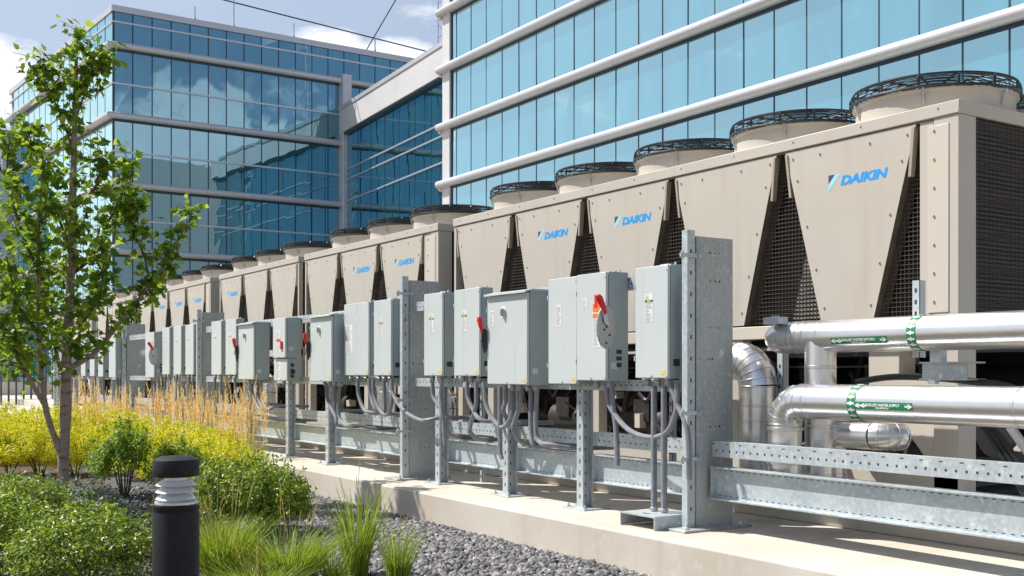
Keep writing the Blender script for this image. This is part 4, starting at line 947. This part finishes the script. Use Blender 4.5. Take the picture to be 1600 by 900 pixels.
# ------------------------------------------------------------------ plants
def rotmats(n, tilt=1.2, up=None):
    """random frames (n,3,3): columns = leaf axes (length, width, normal)"""
    nrm = rng.normal(size=(n, 3)); nrm[:, 2] = np.abs(nrm[:, 2])*tilt+.15
    if up is not None: nrm += up
    nrm /= np.linalg.norm(nrm, axis=1, keepdims=True)
    a = rng.normal(size=(n, 3)); a -= (a*nrm).sum(1, keepdims=True)*nrm; a /= np.linalg.norm(a, axis=1, keepdims=True)
    return np.stack([a, np.cross(nrm, a), nrm], axis=2)
T_OVAL = (np.array([(0,0,0),(.35,.22,.05),(.35,-.22,.05),(1,0,-.05),(.5,0,-.02)]), np.array([(0,2,4),(0,4,1),(2,3,4),(4,3,1)]))
_m = [(0,0,0),(.10,.42,.04),(.30,.30,.03),(.42,.52,.08),(.60,.22,.02),(1.0,0,-.10),(.60,-.22,.02),(.42,-.52,.08),(.30,-.30,.03),(.10,-.42,.04),(.4,0,-.04)]
T_MAPLE = (np.array(_m, float), np.array([(i, (i+1) % 10, 10) for i in range(10)]))
def leaves(centers, size, T, Rm, jit=.35):
    V, F = T; n = len(centers); s = size*(1+jit*rng.uniform(-1, 1, size=(n, 1, 1)))
    W = np.einsum('nij,kj->nki', Rm, V)*s+centers[:, None, :]
    k = len(V); FF = (F[None]+(np.arange(n)*k)[:, None, None]).reshape(-1, 3)
    return W.reshape(-1, 3), FF
def join(parts):
    vs, fs, n = [], [], 0
    for v, f in parts: vs.append(v); fs.append(f+n); n += len(v)
    return np.concatenate(vs), np.concatenate(fs)
def shrub_proto(key, r, h, n, size, m, T=T_OVAL, bottom=.12, lump=9, stems=7, droop=.2, shoots=0):
    cl = rng.normal(size=(lump*3, 3)); cl[:, 2] = np.abs(cl[:, 2]); cl /= np.linalg.norm(cl, axis=1, keepdims=True)
    cl *= rng.uniform(.55, .92, size=(len(cl), 1)); k = rng.integers(0, len(cl), n)
    rad = rng.uniform(.18, .34, size=(len(cl), 1))
    d = rng.normal(size=(n, 3)); d /= np.linalg.norm(d, axis=1, keepdims=True)
    p = cl[k]+d*rad[k]*rng.uniform(.5, 1.05, size=(n, 1))
    up = d*1.2+np.array([0, 0, .5])
    p = p*np.array([r, r, h*.5])+np.array([0, 0, 0]); p[:, 2] = bottom+(p[:, 2]-p[:, 2].min())*(h-bottom)/(p[:, 2].max()-p[:, 2].min())
    ct, up2 = p, up
    if shoots:
        ss = []
        for _ in range(shoots):
            a = rng.uniform(0, 2*math.pi); q = rng.uniform(.1, .85); b = np.array([r*q*math.cos(a), r*q*math.sin(a), h*(.95-.4*q*q)]); dr = np.array([.35*math.cos(a)*q, .35*math.sin(a)*q, 1.]); L_ = rng.uniform(.06, .16)
            tt = rng.uniform(0, 1, 16)[:, None]; ss.append(b+dr*tt*L_+rng.normal(size=(16, 3))*.008)
        ss = np.concatenate(ss); ct = np.concatenate([p, ss]); up2 = np.concatenate([up, rng.normal(size=ss.shape)])
    V, F = leaves(ct, size, T, rotmats(len(ct), .8, up2)); fm = np_mesh('foliage', V, F, m)
    mb = MB()
    for i in range(stems):
        a = 2*math.pi*i/stems+.3; q = r*random.uniform(.3, .8)
        mb.tube([(.03*math.cos(a), .03*math.sin(a), -.02), (q*.5*math.cos(a), q*.5*math.sin(a), h*.4), (q*math.cos(a+.3), q*math.sin(a+.3), h*.8)], [.012, .008, .003], 5)
    CACHE[key] = (fm, mb.mesh('stems', 'bark_dark'))
def dome_proto(key, r, h, n, size, m):
    d = rng.normal(size=(n, 3)); d[:, 2] = np.abs(d[:, 2])*1.1-.22; d /= np.linalg.norm(d, axis=1, keepdims=True)
    ph = rng.uniform(0, 6.28, 6); f = rng.uniform(2.5, 7, (6, 3))
    lump = sum(np.sin((d*f[i]).sum(1)*1.6+ph[i]) for i in range(6))/6
    q = np.clip(1-np.abs(rng.normal(size=n))*.17, .4, 1.04)*(.96+.42*lump)+(rng.uniform(size=n) > .80)*rng.uniform(0, .14, n)
    p = d*q[:, None]*np.array([r, r, h*.62]); p[:, 2] += h*.38; p[:, 2] = np.maximum(p[:, 2], .01)
    ss = []                                     # loose young shoots standing out of the mound
    for i in rng.integers(0, n, 150):
        if d[i, 2] > 0:
            dr = d[i]*.6+np.array([0, 0, .7])+rng.normal(size=3)*.25; tt = rng.uniform(0, 1, 12)[:, None]; ss.append(p[i]+dr*tt*rng.uniform(.05, .13)+rng.normal(size=(12, 3))*.008)
    p = np.concatenate([p]+ss); d = np.concatenate([d, rng.normal(size=(len(p)-n, 3))])
    V, F = leaves(p, size, T_OVAL, rotmats(len(p), .7, d*.8+np.array([0, 0, .3])), .45); fm = np_mesh('foliage', V, F, m)
    mb = MB()
    for i in range(7):
        a = 2*math.pi*i/7+.3; mb.tube([(.03*math.cos(a), .03*math.sin(a), -.02), (r*.25*math.cos(a), r*.25*math.sin(a), h*.4), (r*.5*math.cos(a+.3), r*.5*math.sin(a+.3), h*.7)], [.012, .008, .003], 5)
    CACHE[key] = (fm, mb.mesh('stems', 'bark_dark'))
def shrub(name, key, x, y, s, label, cat='shrub', group=None, rz=None, sz=1, z=0):
    r = thing(name, label, cat, (x, y, z), group); r.rotation_euler = (0, 0, random.uniform(0, 6.28) if rz is None else rz); r.scale = (s, s, s*sz)
    for nm, me in zip(('foliage', 'stems'), CACHE[key]):
        o = bpy.data.objects.new(nm, me); COL.objects.link(o); o.parent = r
    return r
shrub_proto('spireaA', .62, .80, 6500, .036, 'leaf_spirea', lump=12, shoots=60)
shrub_proto('spireaB', .58, .85, 6500, .036, 'leaf_spirea', lump=10, shoots=60)
dome_proto('boxA', .52, .60, 9000, .036, 'leaf_box')
dome_proto('boxB', .56, .60, 10000, .036, 'leaf_box')
shrub_proto('green', .50, .90, 7500, .042, 'leaf_green', lump=9, stems=9, bottom=.22, shoots=30)
shrub_proto('silver', .30, .22, 1200, .04, 'leaf_silver', lump=7, stems=4, bottom=.0, shoots=10)
def gp(u, t): a = (u-800)/1690; return (.5455+.8381*a)*t, (.8381-.5455*a)*t
# boxwoods
x, y = gp(132, 6.95); shrub('boxwood_shrub', 'boxB', x, y, .84, 'glossy dark green shrub in the lower left corner in front of the trunk', rz=1, sz=1.06)
x, y = gp(-25, 7.6); shrub('boxwood_shrub', 'boxA', x, y, .9, 'dark glossy shrub cut by the left edge low down', rz=3)
x, y = gp(28, 9.4); shrub('boxwood_shrub', 'boxB', x, y, .82, 'mid-distance glossy shrub at the left edge, behind the corner shrub', rz=.4)
x, y = gp(358, 8.9); shrub('boxwood_shrub', 'boxA', x, y, .9, 'glossy green shrub just right of the bollard light', rz=4, sz=1.25)
x, y = gp(416, 9.3); shrub('boxwood_shrub', 'boxB', x, y, .74, 'rounded glossy shrub beside the edge of the concrete slab', rz=5, sz=1.42)
x, y = gp(195, 12.1); shrub('leafy_shrub', 'green', x, y, .92, 'bright green open-stemmed shrub between trunk and bollard', rz=1)
x, y = gp(283, 11.9); shrub('leafy_shrub', 'green', x, y, .72, 'small green leafy shrub directly behind the bollard head', rz=3.3)
ORD = ['leftmost', 'second', 'third', 'fourth', 'fifth', 'sixth', 'seventh', 'eighth', 'ninth', 'tenth', 'eleventh']
rows = [('front', [(-35, 14.6), (15, 14.9), (62, 14.6), (118, 14.8), (165, 14.9), (222, 14.2), (268, 13.4), (318, 12.9), (362, 12.5)], .86),
        ('middle', [(-30, 17), (20, 16.8), (75, 16.9), (130, 17.2), (190, 16.6), (240, 15.6), (292, 14.8), (340, 14.3)], .95), ('back', [(-40, 19.5), (0, 19.4), (45, 19), (100, 19.2), (150, 19.3)], 1.0)]
i = 0
for rn, sp_, sc0 in rows:
    for j, (u, t) in enumerate(sp_):
        x, y = gp(u, t); i += 1; o = ORD[j]+(' from left' if j else '')
        shrub('spirea_shrub', 'spireaA' if i % 2 else 'spireaB', x, y, random.uniform(.92, 1.08)*sc0, 'low yellow-green spirea shrub, '+o+' in the '+rn+' row of the yellow bed', group='massed yellow-green spirea shrubs', sz=random.uniform(.9, 1.05)*(.88 if u > 250 else 1))
for i, (u, t) in enumerate([(20, 11.6), (60, 11.5), (85, 11.0), (120, 10.6), (136, 11.6), (155, 10.5)]):
    x, y = gp(u, t); shrub('groundcover_plant', 'silver', x, y, 1, 'small silvery ground plant in gravel by the tree trunk, '+ORD[i]+(' from left' if i else ' one'), 'plant', 'silvery ground plants around the trunk')

def blades(n, spread, hmin, hmax, lean, width, base_r, curl=1.0, seg=5):
    V = []; F = []; 
    for i in range(n):
        a = rng.uniform(0, 2*math.pi); b = base_r*math.sqrt(rng.uniform(0, 1)); x0, y0 = b*math.cos(a), b*math.sin(a)
        a2 = a+rng.normal()*.5; h = rng.uniform(hmin, hmax); l = lean*rng.uniform(.2, 1.0)*h; w = width*rng.uniform(.6, 1.2); tw = rng.uniform(0, math.pi)
        c, s_ = math.cos(a2), math.sin(a2); k = len(V)
        for j in range(seg+1):
            t = j/seg; q = l*t**(1.6*curl); z = h*(t-.28*lean*t**3*curl); ww = w*(1-t**1.8)*.5+.0004
            px, py = math.cos(tw+.6*t)*ww, math.sin(tw+.6*t)*ww
            V += [(x0+c*q-px, y0+s_*q-py, z), (x0+c*q+px, y0+s_*q+py, z)]
        F += [(k+2*j, k+2*j+1, k+2*j+3, k+2*j+2) for j in range(seg)]
    return np.array(V), np.array(F)
def stalks(n, base_r, hmin, hmax, lean, plume=.22, m=14, pw=.012, sw=.0035, fat=.004):
    V = []; F = []
    for i in range(n):
        a = rng.uniform(0, 2*math.pi); b = base_r*math.sqrt(rng.uniform(0, 1)); x0, y0 = b*math.cos(a), b*math.sin(a); h = rng.uniform(hmin, hmax); l = lean*rng.uniform(-.3, 1)*h; a2 = a+rng.normal()*.6; c, s_ = math.cos(a2), math.sin(a2)
        tw = rng.uniform(0, math.pi)
        for cross in (0, 1.57):
            k = len(V)
            for j in range(6):
                t = j/5; q = l*t**2; px, py = math.cos(tw+cross)*sw*.5, math.sin(tw+cross)*sw*.5
                V += [(x0+c*q-px, y0+s_*q-py, h*t), (x0+c*q+px, y0+s_*q+py, h*t)]
            F += [(k+2*j, k+2*j+1, k+2*j+3, k+2*j+2) for j in range(5)]
        for j in range(m):                                  # spikelets of the plume
            t = 1-plume*(j/m); q = l*t**2; pr = pw*math.sin(math.pi*(.12+.8*j/m)); aa = rng.uniform(0, 6.28); cx, cy, z = x0+c*q, y0+s_*q, h*t; L_ = .030
            ex, ey = math.cos(aa)*pr, math.sin(aa)*pr; k = len(V); tx, ty = -math.sin(aa)*fat, math.cos(aa)*fat
            V += [(cx, cy, z-.01), (cx+ex-tx, cy+ey-ty, z+L_*.5), (cx+ex*1.1, cy+ey*1.1, z+L_), (cx+ex+tx, cy+ey+ty, z+L_*.5)]; F.append((k, k+1, k+2, k+3))
    return np.array(V), np.array(F)
def grass_proto(key, bl, st, m='straw'):
    CACHE[key] = (np_mesh('blades', bl[0], bl[1], 'grass'), np_mesh('seed_stalks', st[0], st[1], m))
def grass(key, u, t, s, label, cat='grass clump', group=None, name='ornamental_grass', z=0, sz=1):
    x, y = gp(u, t); r = thing(name, label, cat, (x, y, z), group); r.scale = (s, s, s*sz); r.rotation_euler = (0, 0, random.uniform(0, 6.28))
    for nm, me in zip(('blades', 'seed_stalks'), CACHE[key]):
        o = bpy.data.objects.new(nm, me); COL.objects.link(o); o.parent = r
grass_proto('fine', blades(900, 1, .35, .68, .62, .0075, .09), stalks(10, .08, .55, .85, .25, .28, 20, .003, .0022, .0017), 'straw_green')
grass_proto('fineB', blades(1000, 1, .32, .60, .85, .007, .10), stalks(6, .08, .5, .8, .35, .28, 20, .003, .0022, .0017), 'straw_green')
grass_proto('thin', blades(260, 1, .35, .66, .45, .0065, .06), stalks(4, .05, .5, .75, .2, .28, 20, .003, .0022, .0017), 'straw_green')
grass_proto('reedA', blades(200, 1, .3, .6, .45, .008, .12), stalks(34, .22, .80, 1.28, .16, .34, 30, .016))
grass_proto('reedB', blades(200, 1, .3, .6, .5, .008, .12), stalks(24, .20, .7, 1.15, .2, .34, 30, .016))
grass('fine', 352, 6.7, .95, 'upright green grass clump with tan seed stalks just right of the bollard'); grass('fineB', 452, 6.6, 1.0, 'broad arching green grass clump in the foreground between bollard and gravel')
grass('fineB', 405, 6.2, .85, 'lower green grass clump at the bottom edge right of the bollard', sz=.85)
grass('thin', 558, 7.3, 1.15, 'tall sparse grass tuft rising from the gravel in front of the slab joint'); grass('thin', 622, 6.9, .82, 'small sparse grass tuft, rightmost on the gravel')
grass('thin', 520, 6.6, .7, 'short grass tuft at the bottom edge left of the sparse tuft'); grass('fine', 325, 7.6, .7, 'small grass clump half behind the bollard')
for i, (u, t) in enumerate([(112, 18.5), (135, 17.2), (170, 16.9), (186, 17.8), (212, 17.2), (236, 16.4), (262, 16.6), (284, 15.9), (304, 15.4), (322, 16), (340, 15.0), (358, 14.4), (376, 14.8), (392, 13.9)]):
    grass('reedA' if i % 2 else 'reedB', u, t, random.uniform(.85, 1.1), 'tan feather reed grass clump, '+(['leftmost', 'second', 'third', 'fourth', 'fifth', 'sixth', 'seventh', 'eighth', 'ninth', 'tenth', 'eleventh', 'twelfth', 'thirteenth', 'rightmost'][i])+(' from left' if 0 < i < 13 else '')+' in the row before the rack', 'grass clump', 'tan feather reed grasses along the slab', 'reed_grass', z=.05)

# the young maple
TX, TY = 2.2, 11.88
tr = thing('maple_tree', 'young multi-branched green maple with slim trunk at left', 'tree', (TX, TY, 0))
def tp(u, v, d=0.):
    """branch station: picture-left/up measured in metres about the trunk, d = depth away"""
    t = 11.16+d; X, Y = gp(u, t); return (X, Y, 1.4+(583-v)/1690*t)
bark = MB(); 
main = smooth_path([tp(98, 802), tp(99, 720), tp(103, 640), tp(104, 560), tp(110, 450, .1), tp(113, 340, .05), tp(116, 230), tp(118, 130), tp(121, 50)], 5)
n_ = len(main); bark.tube(main, [.062*(1-i/n_)**.75+.006 if i > 8 else .064-.0015*i for i in range(n_)], 14); bark.build('trunk', 'bark', tr)
limbs = [([tp(100, 722), tp(72, 640, -.1), tp(62, 540, -.15), tp(60, 430, -.2), tp(62, 330, -.2), tp(70, 250, -.1)], .031),
         ([tp(74, 640, -.1), tp(45, 590, -.3), tp(12, 530, -.45), tp(-25, 440, -.5)], .024),
         ([tp(110, 575), tp(150, 550, .1), tp(190, 500, .2), tp(235, 445, .25), tp(262, 405, .3), tp(300, 335, .35)], .026),
         ([tp(112, 430, .1), tp(145, 400, .3), tp(168, 350, .4), tp(190, 305, .45), tp(205, 255, .4)], .014),
         ([tp(112, 400, .1), tp(85, 320, .2), tp(55, 240, .3), tp(40, 190, .3)], .013),
         ([tp(60, 430, -.2), tp(30, 350, -.3), tp(12, 280, -.4), tp(15, 215, -.3)], .015),
         ([tp(116, 240), tp(95, 180), tp(72, 130), tp(62, 95)], .008), ([tp(117, 190), tp(135, 140), tp(148, 110), tp(158, 90)], .007),
         ([tp(113, 330), tp(150, 290, -.2), tp(160, 240, -.2)], .010), ([tp(111, 500, .1), tp(60, 470, .6), tp(20, 440, .8)], .016),
         ([tp(111, 520, .1), tp(140, 490, -.4), tp(160, 440, -.6), tp(158, 380, -.6)], .014), ([tp(108, 600), tp(90, 560, .5), tp(75, 480, .8), tp(80, 400, .8)], .018),
         ([tp(62, 520, -.15), tp(30, 480, -.6), tp(10, 400, -.8)], .014), ([tp(235, 445, .25), tp(225, 400, .4), tp(205, 350, .4), tp(212, 318, .4)], .008), ([tp(62, 560, -.1), tp(20, 540, .3), tp(-20, 560, .4)], .014)]
lc = []; ld = []
def sprig(b, d, L_, k):
    """leaves along a twig"""
    for j in range(k):
        t = rng.uniform(.15, 1.05); lc.append(b+d*L_*t+rng.normal(size=3)*.035); ld.append(d*.4+np.array([0, 0, .35])+rng.normal(size=3)*.3)
tw = MB()
for pts, r0 in limbs:
    P = smooth_path(pts, 5); n_ = len(P); l = MB().tube(P, [r0*(1-i/n_)**.8+.0035 for i in range(n_)], 9); l.build('limb', 'bark' if r0 > .02 else 'bark_dark', tr)
    for i in range(3 if r0 > .02 else 1, n_):
        if r0 > .03 and i < n_*.3: continue
        for q in range(3 if (i/n_ > .35) else 1):
            b = np.array(P[i]); d = rng.normal(size=3)*.6+np.array(P[min(i+1, n_-1)]-P[max(i-1, 0)])/.2*.35; d[2] += .25; d /= np.linalg.norm(d)
            L_ = rng.uniform(.10, .30); tw.tube([b, b+d*L_*.55+[0, 0, .01], b+d*L_], [.0035, .0025, .0012], 4); sprig(b, d, L_, rng.integers(5, 9))
for i in range(15, len(main)):
    for q in range(4 if i < len(main)*.6 else 3):
        b = np.array(main[i]); d = rng.normal(size=3); d[2] = abs(d[2])*.5+.2; d /= np.linalg.norm(d); fz = 1-(i/len(main))**2
        L_ = rng.uniform(.10, .22+.34*fz); tw.tube([b, b+d*L_*.55+[0, 0, .015], b+d*L_], [.004, .003, .0012], 4); sprig(b, d, L_, rng.integers(5, 9))
# inner fill of the lower crown
for _ in range(115):
    b = np.array(tp(rng.uniform(-40, 150), rng.uniform(300, 590), rng.uniform(-.7, .8))); d = rng.normal(size=3); d[2] += .4; d /= np.linalg.norm(d); L_ = rng.uniform(.15, .3)
    tw.tube([b, b+d*L_], [.003, .0012], 4); sprig(b, d, L_, rng.integers(5, 9))
tw.build('twigs', 'bark_dark', tr)
lc = np.array(lc); ld = np.array(ld); lc[:, 2] -= 0
V, F = leaves(lc-np.array([TX, TY, 0]), .084, T_MAPLE, rotmats(len(lc), .7, ld), .35)
o = bpy.data.objects.new('crown', np_mesh('crown', V, F, 'leaf_maple')); COL.objects.link(o); o.parent = tr

# ------------------------------------------------------------------ crushed stone
def stones(n, xr, yr, smin, smax, name, label, z=.012):
    ico = np.array([(0,0,1),(.9,0,.35),(.28,.85,.4),(-.72,.53,.35),(-.72,-.53,.45),(.28,-.85,.35),(.5,.3,-.4),(-.5,.3,-.4),(0,-.6,-.4)])
    fc = np.array([(0,1,2),(0,2,3),(0,3,4),(0,4,5),(0,5,1),(1,6,2),(2,7,3),(3,7,4),(4,8,5),(5,8,1),(2,6,7),(4,7,8),(1,8,6)])
    x = rng.uniform(*xr(0), n); yy = rng.uniform(*yr, n); x = np.array([rng.uniform(*xr(q)) for q in yy])
    s = rng.uniform(smin, smax, (n, 1, 1))*rng.uniform(.6, 1.2, (n, 1, 3)); J = ico[None]*(1+rng.uniform(-.28, .28, (n, 9, 3)))
    Rm = rotmats(n, .6); W = np.einsum('nij,nkj->nki', Rm, J*s); W += np.stack([x, yy, z+rng.uniform(0, .018, n)], 1)[:, None]
    FF = (fc[None]+(np.arange(n)*9)[:, None, None]).reshape(-1, 3)
    o = bpy.data.objects.new(name, np_mesh(name, W.reshape(-1, 3), FF, 'rock')); COL.objects.link(o); tag(o, label, kind='stuff'); return o
stones(26000, lambda y: (2.85+.1*max(0, y-6)*.5, 4.76), (4.0, 11.5), .013, .037, 'crushed_stone', 'grey crushed stone along the slab')
stones(5000, lambda y: (3.6, 4.76), (11.5, 16), .016, .03, 'crushed_stone', 'grey crushed stone beyond the slab joint')
stones(9000, lambda y: (.8, 3.4), (7.5, 13.5), .009, .022, 'gravel', 'fine grey gravel under the shrubs and tree')
